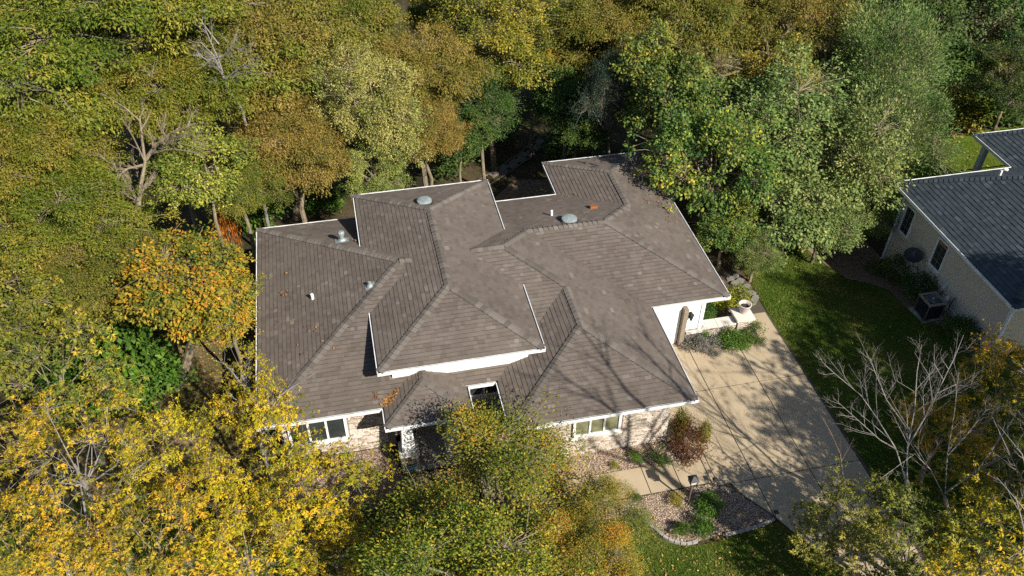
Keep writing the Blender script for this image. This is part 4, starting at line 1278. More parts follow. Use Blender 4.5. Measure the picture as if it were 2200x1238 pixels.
proto('locustC', 5.0, seed=19, R=(5, 4.6, 3.9), nb=20, nc=44, nl=92, L=.175, W=.062, flat=.5, cl=.50, droop=.3, bend=.5, brad=.38, bflat=.6)
proto('locustD', 5.0, seed=15, R=(5, 5, 3.4), nb=27, nc=28, nl=92, L=.175, W=.062, flat=.5, cl=.50, droop=.35, bend=.5, brad=.30, bflat=.6)
proto('broadA', 4.0, seed=21, R=(4, 4, 4.2), nb=16, nc=44, nl=58, L=.14, W=.09, flat=.8, cl=.42, droop=.25, brad=.36)
proto('broadB', 4.0, seed=22, R=(4, 4, 4.6), nb=19, nc=40, nl=56, L=.14, W=.09, flat=.8, cl=.42, droop=.25, brad=.34)
proto('bigleaf', 4.0, seed=23, R=(4, 4, 4.2), nb=18, nc=36, nl=27, L=.24, W=.16, flat=.7, cl=.42, droop=.4, brad=.34)
proto('bigleafB', 4.0, seed=27, R=(4, 4, 4.0), nb=15, nc=42, nl=27, L=.23, W=.15, flat=.7, cl=.42, droop=.4, brad=.38)
proto('fineA', 4.0, seed=31, R=(4, 4, 4.0), nb=18, nc=50, nl=58, L=.155, W=.062, flat=.8, cl=.42, droop=-.1, up=.25, spread=1.0, brad=.34)
proto('fineB', 4.0, seed=35, R=(4, 4, 3.8), nb=15, nc=56, nl=58, L=.155, W=.062, flat=.8, cl=.42, droop=-.1, up=.2, spread=1.0, brad=.38)
proto('clump', 4.0, seed=37, R=(4, 4, 4.0), nb=22, nc=36, nl=36, L=.18, W=.105, flat=.75, cl=.40, droop=.15, brad=.34)
proto('spike', 4.0, seed=33, R=(4, 4, 4.4), nb=18, nc=50, nl=36, L=.22, W=.06, flat=2.0, cl=.42, droop=0, up=.5, spread=1.3, brad=.36, bflat=1.1)
proto('frondA', 3.0, seed=41, R=(3, 3, 2.7), nb=11, nc=15, nl=7.2, L=.185, W=.056, flat=.75, limb=.5, cl=.52, droop=.25, ros=9, bend=.55, rosr=.1, inner=.3, twig=.007, brad=.36)
proto('frondB', 3.0, seed=42, R=(3, 3, 2.5), nb=10, nc=14, nl=6.4, L=.185, W=.056, flat=.75, limb=.5, cl=.52, droop=.25, ros=9, bend=.55, rosr=.1, inner=.3, twig=.007, brad=.38)
proto('frondS', 3.0, seed=43, R=(3, 3, 2.6), nb=9, nc=11, nl=4.6, L=.185, W=.056, flat=.8, limb=.5, cl=.52, droop=.25, ros=9, bend=.55, rosr=.1, inner=.3, twig=.007, brad=.38)
proto('dapple', 3.0, seed=47, R=(3, 3, 2.2), nb=15, nc=11, nl=2.2, L=.2, W=.07, flat=.8, cl=.9, droop=.25, ros=6, bend=.5, rosr=.1, inner=.2, twig=.009, brad=.34)
proto('front', 4.0, seed=51, R=(4, 4, 3.6), nb=20, nc=34, nl=66, L=.125, W=.066, flat=.7, cl=.58, droop=.3, bend=.4, brad=.36)
proto('frontB', 4.0, seed=58, R=(4, 4, 3.6), nb=16, nc=36, nl=66, L=.125, W=.066, flat=.7, cl=.58, droop=.3, bend=.4, brad=.38)
proto('shrubA', 1.0, seed=61, R=(1, 1, .8), nb=12, nc=9, nl=22, L=.13, W=.06, flat=.9, cl=.30, droop=.05, inner=.2, twig=.004)
proto('shrubB', 1.0, seed=62, R=(1, 1, .9), nb=14, nc=9, nl=20, L=.15, W=.085, flat=.9, cl=.28, droop=.2, inner=.2, twig=.004)
proto('lace', 1.0, seed=63, R=(1, 1, .7), nb=12, nc=10, nl=34, L=.11, W=.035, flat=.7, cl=.30, droop=.55, inner=.2, twig=.005)
proto('tuft', 1.0, seed=64, R=(1, 1, .5), nb=6, nc=5, nl=24, L=.6, W=.05, flat=.4, cl=.3, droop=.1, up=.3, bend=.8, inner=.0, twig=.003)
def depth(p):
    return float((CR.T @ (np.array(p) - CAM))[2] * -1)
def tree(name, label, u, v, zc, rpx, asp, pr, mat, group='trees round the two houses', cat='tree', rot=None, base=None, trunk_r=None, bark='bark', pos=None, rm=None, ysq=None, Y=None):
    """a tree whose crown centre stands where the photo shows it: trunk from the ground, branches, crown"""
    c = Vector(pos) if pos else (at_y(u, v, Y) if Y is not None else at(u, v, zc))
    ysq = ysq or random.uniform(.82, 1.2)
    r = rm if rm else rpx * depth(c) / F_PX
    Rm, lm, bm_ = PROTO[pr]
    s = r / Rm
    b = Vector((c.x, c.y, 0)) if base is None else Vector((base[0], base[1], 0))
    b.z = ground(b.x, b.y) - .05
    t = thing(name, label, cat, tuple(b), group)
    rz = random.uniform(0, 6.28) if rot is None else rot
    tr = trunk_r or max(.07, r * .045)
    # trunk: a gently bent taper from the ground into the crown
    mb = MB()
    H_ = c.z - b.z
    bend = Vector((random.uniform(-.06, .06) * H_, random.uniform(-.06, .06) * H_, 0))
    zlow = Vector((c.x, c.y, c.z - .62 * asp * r))
    if zlow.z < b.z + .2: zlow.z = b.z + .2
    mb.tube([b, b.lerp(zlow, .04) , b.lerp(zlow, .35) + bend * .6, b.lerp(zlow, .7) + bend, zlow, c.lerp(zlow, .35)], [tr * 1.5, tr * 1.12, tr, tr * .9, tr * .78, tr * .4], 8)
    mb.build('trunk', M[bark], t)
    for (n_, me, mt) in (('branches', bm_, M[bark]), ('crown', lm, LM[mat])):
        o = bpy.data.objects.new(n_, me)
        COL.objects.link(o)
        o.parent = t
        o.location = c - b
        o.rotation_euler = (0, 0, rz)
        o.scale = (s, s * ysq, s * asp * (PROTO_ASP[pr]))
        o.material_slots[0].link = 'OBJECT'
        o.material_slots[0].material = mt
        ORG[o] = c
    return t
PROTO_ASP = {k: 1.0 for k in PROTO}
# asp below is the crown's half height over its half width; normalise each prototype to it
for k, z in dict(dapple=.73, clump=1.0, locustD=.68, bigleafB=1.0, fineB=.95, frontB=.9, locustA=.72, locustB=.68, locustC=.78, broadA=1.05, broadB=1.15, bigleaf=1.05, fineA=1.0, spike=1.1, frondA=.9, frondB=.83, frondS=.87, front=.9, shrubA=.8, shrubB=.9, lace=.7, tuft=.5).items():
    PROTO_ASP[k] = 1.0 / z

# the wood on the left and behind
def wood(name, label, u, v, Y, rpx, asp, pr, mat, **kw):
    return tree(name, label, u, v, 0, rpx, asp, pr, mat, Y=Y, **kw)
wood('locust_tree', 'broad olive green locust filling the upper left corner of the wood', 190, 120, 17, 270, .72, 'locustA', 'olive')
wood('locust_tree', 'olive locust at the left edge below the big green crown in the corner', 30, 330, 11, 185, .75, 'locustB', 'olive')
wood('locust_tree', 'tan tinged locust with fine fronds left of the leafless trunk', 110, 480, 8.5, 175, .75, 'locustC', 'olive')
wood('locust_tree', 'green crowned locust just above the leafless trunk', 340, 215, 15, 165, .75, 'locustD', 'olive')
wood('locust_tree', 'tan brown locust at the top left beside the tangle of dead twigs', 575, 130, 19, 205, .75, 'locustA', 'tan')
wood('locust_tree', 'golden tan locust behind the left back corner of the brown roof', 640, 315, 14, 150, .85, 'locustB', 'tan')
wood('locust_tree', 'olive tan locust at the top edge between the dead twigs and the tan locust', 470, 20, 24, 185, .75, 'locustD', 'oliveT')
wood('locust_tree', 'tan locust along the top edge above the pale green tree', 740, 60, 22, 185, .8, 'locustC', 'oliveT')
wood('locust_tree', 'brownish locust right of the pale green tree', 900, 150, 18.5, 135, .85, 'locustD', 'tan')
wood('locust_tree', 'reddish tan locust with bare twig ends behind the raised roof', 905, 285, 15.5, 98, .95, 'locustA', 'tan')
wood('ash_tree', 'tall pale yellow green tree right behind the raised roof', 800, 240, 14.2, 95, 1.6, 'broadB', 'pale')
wood('ash_tree', 'low pale green tree at the foot of the tall pale tree', 815, 370, 13.5, 75, .9, 'broadA', 'pale')
wood('ash_tree', 'pale yellow ash right of the leafless trunk', 440, 355, 11, 95, 1.0, 'bigleafB', 'ygl')
wood('locust_tree', 'olive tan locust between the leafless trunk and the left roof corner', 510, 400, 12, 100, .85, 'locustB', 'oliveT')
wood('maple_tree', 'yellow green maple at the top centre of the wood', 1060, 80, 22, 140, 1.0, 'broadA', 'yg')
wood('maple_tree', 'thin orange leaved maple right of the yellow green one at the top', 1145, 110, 23, 75, 1.2, 'broadB', 'gold')
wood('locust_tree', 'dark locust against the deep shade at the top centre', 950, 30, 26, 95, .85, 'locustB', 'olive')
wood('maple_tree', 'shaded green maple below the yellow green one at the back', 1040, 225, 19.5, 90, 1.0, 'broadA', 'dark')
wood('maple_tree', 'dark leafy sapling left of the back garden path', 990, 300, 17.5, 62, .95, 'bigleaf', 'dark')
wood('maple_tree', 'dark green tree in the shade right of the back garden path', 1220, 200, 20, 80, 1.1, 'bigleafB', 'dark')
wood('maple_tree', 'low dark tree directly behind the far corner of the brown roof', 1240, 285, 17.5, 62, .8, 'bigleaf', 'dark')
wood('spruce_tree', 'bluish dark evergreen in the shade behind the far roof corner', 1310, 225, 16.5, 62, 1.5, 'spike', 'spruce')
wood('locust_tree', 'olive locust at the top centre right of the deep shade', 1290, 80, 22, 130, .85, 'locustC', 'oliveT')
wood('locust_tree', 'large olive tan locust at the top above the fallen lichen limb', 1470, 50, 22, 195, .75, 'locustA', 'oliveT')
wood('locust_tree', 'olive locust at the top right behind the fallen lichen limb', 1710, 45, 21, 165, .75, 'locustD', 'oliveT')
wood('maple_tree', 'green and gold maple with large leaves beside the far roof corner', 1450, 205, 14.6, 128, 1.05, 'bigleaf', 'maple')
wood('maple_tree', 'green and gold maple overhanging the right edge of the brown roof', 1550, 355, 9.6, 118, 1.25, 'bigleafB', 'maple')
wood('elm_tree', 'grey green elm in the middle of the right hand wood', 1650, 285, 13, 165, .95, 'clump', 'grey')
wood('elm_tree', 'grey green elm nearest the right side of the brown roof', 1680, 450, 8.6, 140, .95, 'bigleafB', 'grey')
wood('elm_tree', 'dense grey green elm next to the taupe house corner', 1810, 375, 10.4, 160, 1.0, 'clump', 'grey')
wood('willow_tree', 'grey green willow with upright spiky shoots behind the taupe house', 1890, 190, 15.5, 135, 1.05, 'spike', 'grey')
wood('willow_tree', 'rounded grey green willow left of the bright lawn', 1900, 300, 12.8, 125, .9, 'spike', 'grey')
wood('vine_covered_tree', 'bright green vine covered tree under the fallen lichen limb', 1640, 180, 15.5, 110, .9, 'bigleafB', 'yg')
wood('maple_tree', 'low green and gold maple tucked against the right eave of the brown roof', 1560, 500, 7.6, 70, 1.0, 'bigleaf', 'maple')
wood('elm_tree', 'small grey green elm between the flagstone steps and the lawn', 1625, 545, 6.4, 62, .9, 'fineA', 'grey')
wood('elm_tree', 'low grey green elm overhanging the lawn left of the taupe house', 1765, 490, 7.6, 90, .9, 'clump', 'grey')
wood('elm_tree', 'grey green elm reaching the back corner of the taupe wall', 1860, 455, 8.8, 80, .9, 'fineA', 'grey')
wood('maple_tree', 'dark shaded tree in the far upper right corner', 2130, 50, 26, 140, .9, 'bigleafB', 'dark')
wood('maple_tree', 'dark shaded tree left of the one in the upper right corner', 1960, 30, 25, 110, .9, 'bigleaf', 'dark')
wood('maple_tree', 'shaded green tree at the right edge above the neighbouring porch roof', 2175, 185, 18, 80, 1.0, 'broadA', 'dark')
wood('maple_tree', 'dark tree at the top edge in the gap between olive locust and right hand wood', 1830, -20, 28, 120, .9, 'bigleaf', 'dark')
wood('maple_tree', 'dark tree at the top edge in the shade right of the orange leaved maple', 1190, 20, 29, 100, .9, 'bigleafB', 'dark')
wood('locust_tree', 'olive locust cut off by the top edge above the lichen limb', 1600, -40, 29, 170, .75, 'locustC', 'oliveT')
wood('locust_tree', 'olive locust cut off by the top left corner', 60, -60, 24, 200, .75, 'locustC', 'olive')
wood('locust_tree', 'tan locust cut off by the top edge left of the centre', 650, -50, 29, 170, .75, 'locustB', 'tan')
# left garden
wood('maple_tree', 'orange and green tree with a leaning trunk beside the left wall', 400, 590, 5.4, 135, .85, 'bigleaf', 'orange', base=(-3.36, 5.1), trunk_r=.17)
wood('maple_tree', 'orange tinged tree touching the left edge of the brown roof', 490, 650, 4.2, 78, 1.05, 'bigleafB', 'orange')
wood('locust_tree', 'amber locust left of the leaning trunk', 230, 620, 6.0, 145, .8, 'locustC', 'oliveT')
wood('maple_tree', 'green leaved tree at the left edge under the tan locust', 60, 650, 5.5, 125, .9, 'bigleaf', 'yg')
wood('locust_tree', 'twiggy amber locust at the left edge beside the green shrubs', 120, 790, 1.8, 155, .85, 'frondA', 'yg')
wood('locust_tree', 'bright yellow locust in the front lawn under the leaning trunk', 335, 960, -2.0, 105, .95, 'frondB', 'yellow')
wood('locust_tree', 'yellow locust overhanging the left front corner of the brown roof', 560, 900, -1.2, 112, 1.0, 'frondB', 'yellow')
wood('locust_tree', 'golden locust below the left front window', 660, 1080, -2.9, 150, .8, 'frondA', 'yellow')
wood('locust_tree', 'yellow locust at the bottom edge left of the green fronted tree', 520, 1170, -5.2, 155, .8, 'frondB', 'yellow')
wood('locust_tree', 'golden locust at the bottom edge beside the pale forked trunk', 330, 1150, -5.0, 145, .85, 'frondA', 'gold')
wood('locust_tree', 'golden locust with pale forked trunk in the lower left', 150, 980, -3.0, 155, .9, 'frondS', 'gold', bark='palebark')
wood('locust_tree', 'amber locust in the bottom left corner', 30, 1150, -5.0, 130, .85, 'frondA', 'gold')
wood('locust_tree', 'amber locust at the left edge above the bottom corner', 10, 940, -1.5, 105, .9, 'frondB', 'gold')
wood('locust_tree', 'yellow locust at the bottom edge between the window and the green fronted tree', 720, 1200, -5.0, 110, .85, 'frondB', 'yellow')
wood('locust_tree', 'golden locust between the two yellow ones left of the front window', 450, 1050, -3.0, 110, .9, 'frondB', 'yellow')
wood('locust_tree', 'amber locust at the bottom edge left of the pale forked trunk', 160, 1190, -5.5, 120, .85, 'frondB', 'gold')
wood('locust_tree', 'slim yellow locust by the left roof edge with bare grey twigs', 515, 790, .6, 60, 1.2, 'frondS', 'yellow', bark='palebark')
# front centre
tree('pear_tree', 'big green and orange tree in front of the porch', 1095, 1080, 2.3, 215, .64, 'front', 'mixed', trunk_r=.15, rot=.6)
tree('pear_tree', 'green and orange tree at the bottom edge below the big one by the porch', 1070, 1240, 3.4, 235, .75, 'frontB', 'mixed')
tree('pear_tree', 'orange tinged small tree right of the big green one by the porch', 1280, 1110, 2.3, 98, .9, 'frontB', 'mixed')
tree('pear_tree', 'orange topped tree at the bottom edge left of the lawn', 1265, 1230, 3.4, 115, .9, 'front', 'orange')
# right front
tree('locust_tree', 'sparse yellow green locust over the end of the driveway', 1825, 1115, 2.4, 108, .85, 'frondA', 'ygl')
tree('locust_tree', 'yellow green locust at the bottom edge below the leafless tree', 1975, 1175, 2.9, 150, .8, 'frondA', 'ygl')
tree('locust_tree', 'golden locust in the bottom right corner', 2140, 1170, 3.6, 145, .85, 'frondA', 'yellow')
tree('locust_tree', 'sparse amber locust at the right edge under the taupe wall', 2165, 815, 3.8, 115, .85, 'frondA', 'gold')
tree('locust_tree', 'thin amber locust behind the leafless tree', 2030, 930, 2.6, 120, .7, 'frondB', 'gold')

tree('locust_tree', 'yellow green locust at the bottom edge left of the leafless tree', 1895, 1225, 2.6, 125, .85, 'frondB', 'ygl')
tree('locust_tree', 'amber locust at the right edge level with the leafless tree', 2190, 990, 3.4, 95, .85, 'frondS', 'gold')

# ------------------------------------------------------------------ bare limbs and leafless trees
def twigs(mb, path, rad, rng, lv=0, n=6, ang=.75, ln=.45, maxlv=2, upb=.25):
    P_ = [Vector(p) for p in path]
    mb.tube(P_, [rad * (1 - .75 * i / (len(P_) - 1)) for i in range(len(P_))], 6 if lv == 0 else (4 if lv == 1 else 3), cap=False)
    if lv >= maxlv: return
    L = sum((b - a).length for a, b in zip(P_, P_[1:]))
    for i in range(n):
        t = rng.uniform(.25, 1.0)
        k = min(len(P_) - 2, int(t * (len(P_) - 1)))
        f = t * (len(P_) - 1) - k
        o = P_[k].lerp(P_[k + 1], f)
        d = (P_[k + 1] - P_[k]).normalized()
        r = Vector((rng.gauss(0, 1), rng.gauss(0, 1), rng.gauss(0, 1)))
        r = (r - d * r.dot(d)).normalized()
        d2 = (d * math.cos(ang) + r * math.sin(ang) + Vector((0, 0, upb))).normalized()
        l = L * ln * rng.uniform(.5, 1.1) * (1.15 - t * .6)
        m1 = o + d2 * l * .5 + Vector((rng.gauss(0, .07), rng.gauss(0, .07), rng.gauss(0, .07))) * l
        e = o + d2 * l + Vector((rng.gauss(0, .12), rng.gauss(0, .12), rng.uniform(0, .2))) * l
        twigs(mb, [o, m1, e], rad * .42 * (1.1 - t * .5), rng, lv + 1, max(3, n - 2), ang, ln * .9, maxlv, upb)
def bare_tree(name, label, limbs, bark, seed, group='leafless trees and limbs', cat='tree', base=None, r0=.14, n=7, maxlv=2, upb=.25, dz=0.0):
    rng = random.Random(seed)
    limbs = [[(p[0], p[1], p[2] + dz) for p in L[:-1]] + [L[-1]] for L in limbs]
    first = at(*limbs[0][0][:3])
    b = Vector((base[0], base[1], 0)) if base else Vector((first.x, first.y, 0))
    b.z = ground(b.x, b.y) - .05
    t = thing(name, label, cat, tuple(b), group)
    mb = MB()
    mb.tube([b, b.lerp(first, .5) + Vector((.05, .04, 0)), first], [r0 * 1.5, r0 * 1.15, r0], 8)
    mb.build('trunk', M[bark], t)
    for L, rad in [(l[:-1], l[-1]) for l in limbs]:
        mb = MB()
        twigs(mb, [at(*p) for p in L], rad, rng, 0, n, maxlv=maxlv, upb=upb)
        mb.build('limb', M[bark], t)
    return t
bare_tree('bare_tree', 'leafless grey tree between the driveway and the bottom right corner', [
    [(1948, 1035, 3.0), (1925, 965, 3.7), (1885, 900, 4.5), (1850, 850, 5.1), (1790, 800, 5.8), .03],
    [(1925, 965, 3.7), (1890, 945, 4.2), (1840, 900, 4.6), (1790, 855, 5.0), .022],
    [(1948, 1035, 3.0), (1950, 960, 4.0), (1965, 880, 5.2), (1970, 800, 6.3), (1980, 740, 7.2), .03],
    [(1950, 960, 4.0), (1985, 900, 5.0), (2020, 830, 6.0), (2050, 770, 6.8), (2070, 720, 7.5), .03],
    [(1955, 930, 4.4), (1905, 860, 5.3), (1880, 800, 6.0), (1870, 770, 6.5), .022],
], 'palebark', 5, base=(20.6, -6.6), r0=.07, n=10, maxlv=3)
bare_tree('bare_tree', 'second leafless grey tree at the right behind the yellow green locust', [
    [(2030, 1070, 2.6), (2035, 980, 3.8), (2050, 890, 5.0), (2060, 800, 6.0), .022],
    [(2030, 1070, 2.6), (2000, 1010, 3.2), (1965, 975, 3.8), (1890, 1030, 4.0), .022],
    [(2035, 980, 3.8), (2080, 930, 4.6), (2120, 880, 5.2), .027],
    [(2030, 1060, 2.8), (2100, 1010, 3.4), (2150, 940, 4.2), (2190, 880, 5.0), .032],
], 'palebark', 6, base=(21.6, -7.2), r0=.065, n=9, maxlv=3)
bare_tree('dead_tree', 'leafless tan trunk with grey twigs rising out of the left hand wood', [
    [(258, 520, 5.6), (280, 470, 6.3), (298, 440, 6.8), (302, 400, 7.3), (312, 350, 8.0), (305, 295, 8.7), (300, 250, 9.2), .12],
    [(312, 345, 8.0), (335, 312, 8.6), (370, 285, 9.2), (420, 265, 9.7), .09],
    [(308, 355, 7.9), (275, 362, 8.2), (255, 378, 8.3), .06],
    [(325, 330, 8.3), (370, 320, 8.8), (430, 330, 9.0), .05],
    [(340, 308, 8.7), (385, 300, 9.3), (440, 300, 9.6), .045],
    [(298, 440, 6.8), (262, 410, 7.5), (245, 350, 8.4), .07],
], 'bark', 8, r0=.15, n=10, upb=.12, dz=-1.2, maxlv=3)
bare_tree('dead_tree', 'tangle of bleached dead branches at the top left of the wood', [
    [(520, 235, 7.0), (490, 190, 8.2), (470, 130, 9.4), (440, 60, 10.6), .05],
    [(490, 190, 8.4), (460, 120, 9.8), (430, 90, 10.4), .035],
    [(470, 130, 9.4), (500, 100, 10.2), (540, 120, 10.3), .03],
    [(470, 95, 9.9), (420, 30, 11.0), (370, 25, 11.2), .03],
    [(485, 170, 8.8), (520, 140, 9.6), (560, 160, 9.6), .025],
    [(478, 120, 9.5), (445, 130, 10.0), (425, 115, 10.3), .025],
], 'palebark', 9, r0=.06, n=10, upb=.05, dz=-1.0, maxlv=3)
bare_tree('dead_tree', 'lichen covered limb leaning across the canopy at the upper right', [
    [(1740, 70, 8.6), (1690, 105, 8.6), (1640, 135, 8.5), (1580, 155, 8.5), (1540, 168, 8.4), (1500, 150, 8.6), .12],
    [(1690, 105, 8.6), (1680, 80, 9.2), (1700, 60, 9.5), .07],
    [(1600, 150, 8.5), (1560, 140, 9.0), (1520, 145, 9.2), .06],
    [(1545, 166, 8.4), (1540, 140, 9.1), (1555, 120, 9.5), .05],
    [(1640, 135, 8.5), (1590, 128, 9.0), (1550, 130, 9.1), .05],
    [(1745, 72, 8.6), (1770, 110, 8.2), (1785, 165, 7.6), .06],
], 'moss', 10, r0=.11, n=10, upb=.1, dz=-3.3, maxlv=3)
bare_tree('bare_tree', 'pale forked leafless stem among the yellow locusts in the lower left corner', [
    [(150, 1238, 2.2), (128, 1165, 3.2), (110, 1120, 4.0), (80, 1085, 4.6), .07],
    [(140, 1200, 2.8), (128, 1130, 3.8), (130, 1060, 4.8), (160, 1010, 5.4), .05],
    [(195, 1225, 2.4), (190, 1140, 3.6), (175, 1050, 4.8), (165, 980, 5.6), .05],
], 'palebark', 12, r0=.10, n=6)
bare_tree('bare_tree', 'thin grey twigs reaching over the left front roof corner', [
    [(560, 960, 3.4), (570, 900, 4.2), (600, 850, 4.8), (680, 800, 5.4), .03],
    [(565, 930, 3.8), (530, 870, 4.5), (490, 850, 4.9), .025],
    [(545, 860, 4.6), (500, 800, 5.2), (470, 770, 5.5), .02],
], 'palebark', 13, r0=.05, n=5)
bare_tree('bare_tree', 'small leafless sapling on the driveway edge beside the leafless tree', [
    [(1812, 1030, 2.6), (1805, 975, 3.3), (1785, 930, 3.9), (1765, 895, 4.3), .025],
    [(1808, 990, 3.1), (1825, 960, 3.5), (1835, 940, 3.8), .015],
], 'bronze', 14, r0=.03, n=5)
# trees beyond the lower right corner of the picture: their shade dapples drive, lawn and taupe house
for i, (x, y, z, r, pr, mt, lab) in enumerate([
    (26.3, -11.0, 7.2, 4.0, 'dapple', 'yg', 'sparse yellow green locust beyond the lower right corner nearest the driveway'),
    (29.6, -4.9, 7.2, 3.0, 'frondA', 'yg', 'yellow green locust beyond the right edge in front of the taupe house'),
    (25.2, -11.2, 7.8, 3.0, 'dapple', 'yg', 'sparse locust beyond the lower right corner shading the middle of the driveway'),
    (28.0, -9.0, 7.6, 3.4, 'frondS', 'yg', 'yellow green locust beyond the right edge below the taupe house'),
    (31.5, -6.0, 7.6, 3.6, 'locustB', 'olive', 'olive locust beyond the right edge shading the grey roof'),
    (33.5, -11.5, 9.2, 4.2, 'locustA', 'olive', 'tall olive locust beyond the right edge furthest from the driveway'),
    (27.5, -14.0, 9.2, 3.8, 'frondS', 'yg', 'tall sparse locust beyond the lower right corner')]):
    tree('locust_tree', lab, 0, 0, 0, 0, .8, pr, mt, pos=(x, y, z), rm=r)
def bare_at(label, base, pts, seed, r0):
    rng = random.Random(seed)
    b = Vector((base[0], base[1], ground(*base) - .05))
    t = thing('bare_tree', label, 'tree', tuple(b), 'leafless trees and limbs')
    f = Vector(pts[0][0])
    MB().tube([b, b.lerp(f, .5) + Vector((.06, -.05, 0)), f], [r0 * 1.4, r0 * 1.1, r0], 8).build('trunk', M['palebark'], t)
    for L in pts:
        mb = MB(); twigs(mb, L[:-1], L[-1], rng, 0, 9, maxlv=3)
        mb.build('limb', M['palebark'], t)
bx_, by_ = 18.8, -11.7
bare_at('tall leafless tree beyond the bottom edge whose shadow crosses the pebble bed', (bx_, by_), [
    [(bx_, by_, 8.2), (bx_ - .3, by_ + .5, 10), (bx_ - .6, by_ + .6, 12.2), (bx_ - .4, by_ + 1.2, 15), .09],
    [(bx_, by_, 8.2), (bx_ + .8, by_ + .3, 10), (bx_ + 1.7, by_ + .6, 12), (bx_ + 2.1, by_ + 1.0, 14.6), .08],
    [(bx_ - .2, by_ + .3, 9.2), (bx_ - 1.4, by_ + .4, 11.4), (bx_ - 2.4, by_ + .9, 13.6), .07],
    [(bx_ + .3, by_, 9.0), (bx_ + .6, by_ + 1.2, 11.0), (bx_ + .8, by_ + 1.8, 13.6), .07],
    [(bx_, by_, 8.6), (bx_ - .8, by_ - .6, 10.6), (bx_ - 1.2, by_ - 1.4, 13.0), .06]], 21, .15)
for (bx_, by_, sd_, lab_) in ((23.2, -11.2, 23, 'leafless tree beyond the lower right corner beside the sparse yellow green locust'), (20.4, -10.2, 29, 'leafless tree just beyond the bottom edge between the two driveway locusts')):
    bare_at(lab_, (bx_, by_), [
        [(bx_, by_, 3.8), (bx_ - .5, by_ + .4, 5.6), (bx_ - 1.1, by_ + .8, 7.4), (bx_ - 1.2, by_ + 1.2, 9.0), .05],
        [(bx_, by_, 3.8), (bx_ + .7, by_ + .3, 5.6), (bx_ + 1.3, by_ + .2, 7.2), (bx_ + 1.6, by_ + .6, 9.2), .05],
        [(bx_ - .2, by_ + .2, 4.6), (bx_ - 1.2, by_ - .2, 6.0), (bx_ - 2.0, by_ + .1, 7.6), .04],
        [(bx_ + .3, by_, 4.8), (bx_ + .4, by_ + 1.2, 6.6), (bx_ + .3, by_ + 1.8, 8.6), .04]], sd_, .09)

# ------------------------------------------------------------------ shrubs and bed plants
def shrub(name, label, u, v, r, h, pr, mat, group='shrubs and bed plants', pos=None, cat='shrub', stem=True):
    g = Vector((pos[0], pos[1], ground(*pos))) if pos else at_g(u, v)
    g.z = ground(g.x, g.y)
    t = thing(name, label, cat, tuple(g), group)
    Rm, lm, bm_ = PROTO[pr]
    hz = h / 2
    mb = MB()
    for k in range(3):
        a = k * 2.1 + random.random()
        mb.tube([(g.x + .03 * math.cos(a), g.y + .03 * math.sin(a), g.z - .03), (g.x + .3 * r * math.cos(a), g.y + .3 * r * math.sin(a), g.z + hz)], [.02, .008], 5)
    mb.build('stem', M['bark'], t)
    o = bpy.data.objects.new('foliage', lm); COL.objects.link(o)
    o.parent = t; o.location = (0, 0, hz * .92)
    o.rotation_euler = (0, 0, random.uniform(0, 6.28))
    o.scale = (r / Rm, r / Rm, hz / Rm * PROTO_ASP[pr] * 1.15)
    o.material_slots[0].link = 'OBJECT'; o.material_slots[0].material = LM[mat]
    ORG[o] = g
    return t
shrub('lavender_shrub', 'grey lavender shrub at the foot of the planter wall next to the door jamb', 1492, 752, .46, .62, 'shrubA', 'lav')
shrub('lavender_shrub', 'grey purple shrub spilling onto the concrete in front of the planter wall', 1532, 752, .45, .42, 'shrubA', 'lav')
shrub('green_shrub', 'fresh green shrub against the middle of the planter wall', 1566, 742, .46, .66, 'shrubB', 'green')
shrub('green_shrub', 'dark green shrub at the foot of the end pillar under the urn', 1622, 726, .48, .55, 'shrubA', 'dark')
shrub('green_shrub', 'low green shrub between the end pillar and the planter wall shrubs', 1596, 738, .40, .42, 'shrubB', 'green')
shrub('green_shrub', 'small yellow green shrub below the planter wall near the lavender', 1506, 726, .25, .62, 'shrubA', 'green')
shrub('yellow_shrub', 'lemon yellow shrub in the bed behind the planter wall', 1548, 663, .45, .9, 'shrubB', 'lemon')
shrub('yellow_shrub', 'green gold shrub behind the urn', 1583, 655, .55, .9, 'shrubB', 'yg')
shrub('green_shrub', 'small green plant beside the white corner board', 1515, 674, .38, .55, 'shrubB', 'dark')
shrub('green_shrub', 'low green plant in front of the lemon yellow shrub', 1522, 686, .30, .35, 'shrubA', 'green')
shrub('japanese_maple', 'rust red laceleaf maple mound at the right end of the front pebble bed', 1476, 968, .72, 1.15, 'lace', 'rust')
shrub('green_shrub', 'sprig of green leaves poking out of the rust red maple', 1485, 925, .28, 1.5, 'shrubB', 'yg', pos=(14.35, -1.15))
shrub('green_shrub', 'yellow green sprig right of the rust red maple', 1520, 940, .22, 1.2, 'shrubB', 'yg', pos=(15.1, -1.6))
shrub('bed_plant', 'tiny green plant under the middle of the front window', 1363, 987, .24, .35, 'shrubA', 'green')
shrub('bed_plant', 'small dark green plant at the walk edge of the front pebble bed', 1412, 994, .34, .5, 'shrubA', 'dark')
shrub('bed_plant', 'tiny plant near the left rim of the front pebble bed', 1318, 1003, .16, .2, 'shrubA', 'yg')
shrub('bed_plant', 'low mound at the left end of the kidney shaped pebble bed', 1362, 1072, .2, .22, 'shrubA', 'dark')
shrub('bed_plant', 'low green plant left of the lamp post', 1448, 1078, .24, .35, 'shrubA', 'yg')
shrub('bed_plant', 'rounded green shrub right of the lamp post', 1524, 1092, .42, .55, 'shrubB', 'green')
shrub('grass_clump', 'smaller left one of two green daylily clumps at the curb of the kidney bed', 1464, 1146, .22, .35, 'tuft', 'green', cat='plant')
shrub('grass_clump', 'larger right one of two green daylily clumps at the curb of the kidney bed', 1503, 1140, .32, .42, 'tuft', 'green', cat='plant')
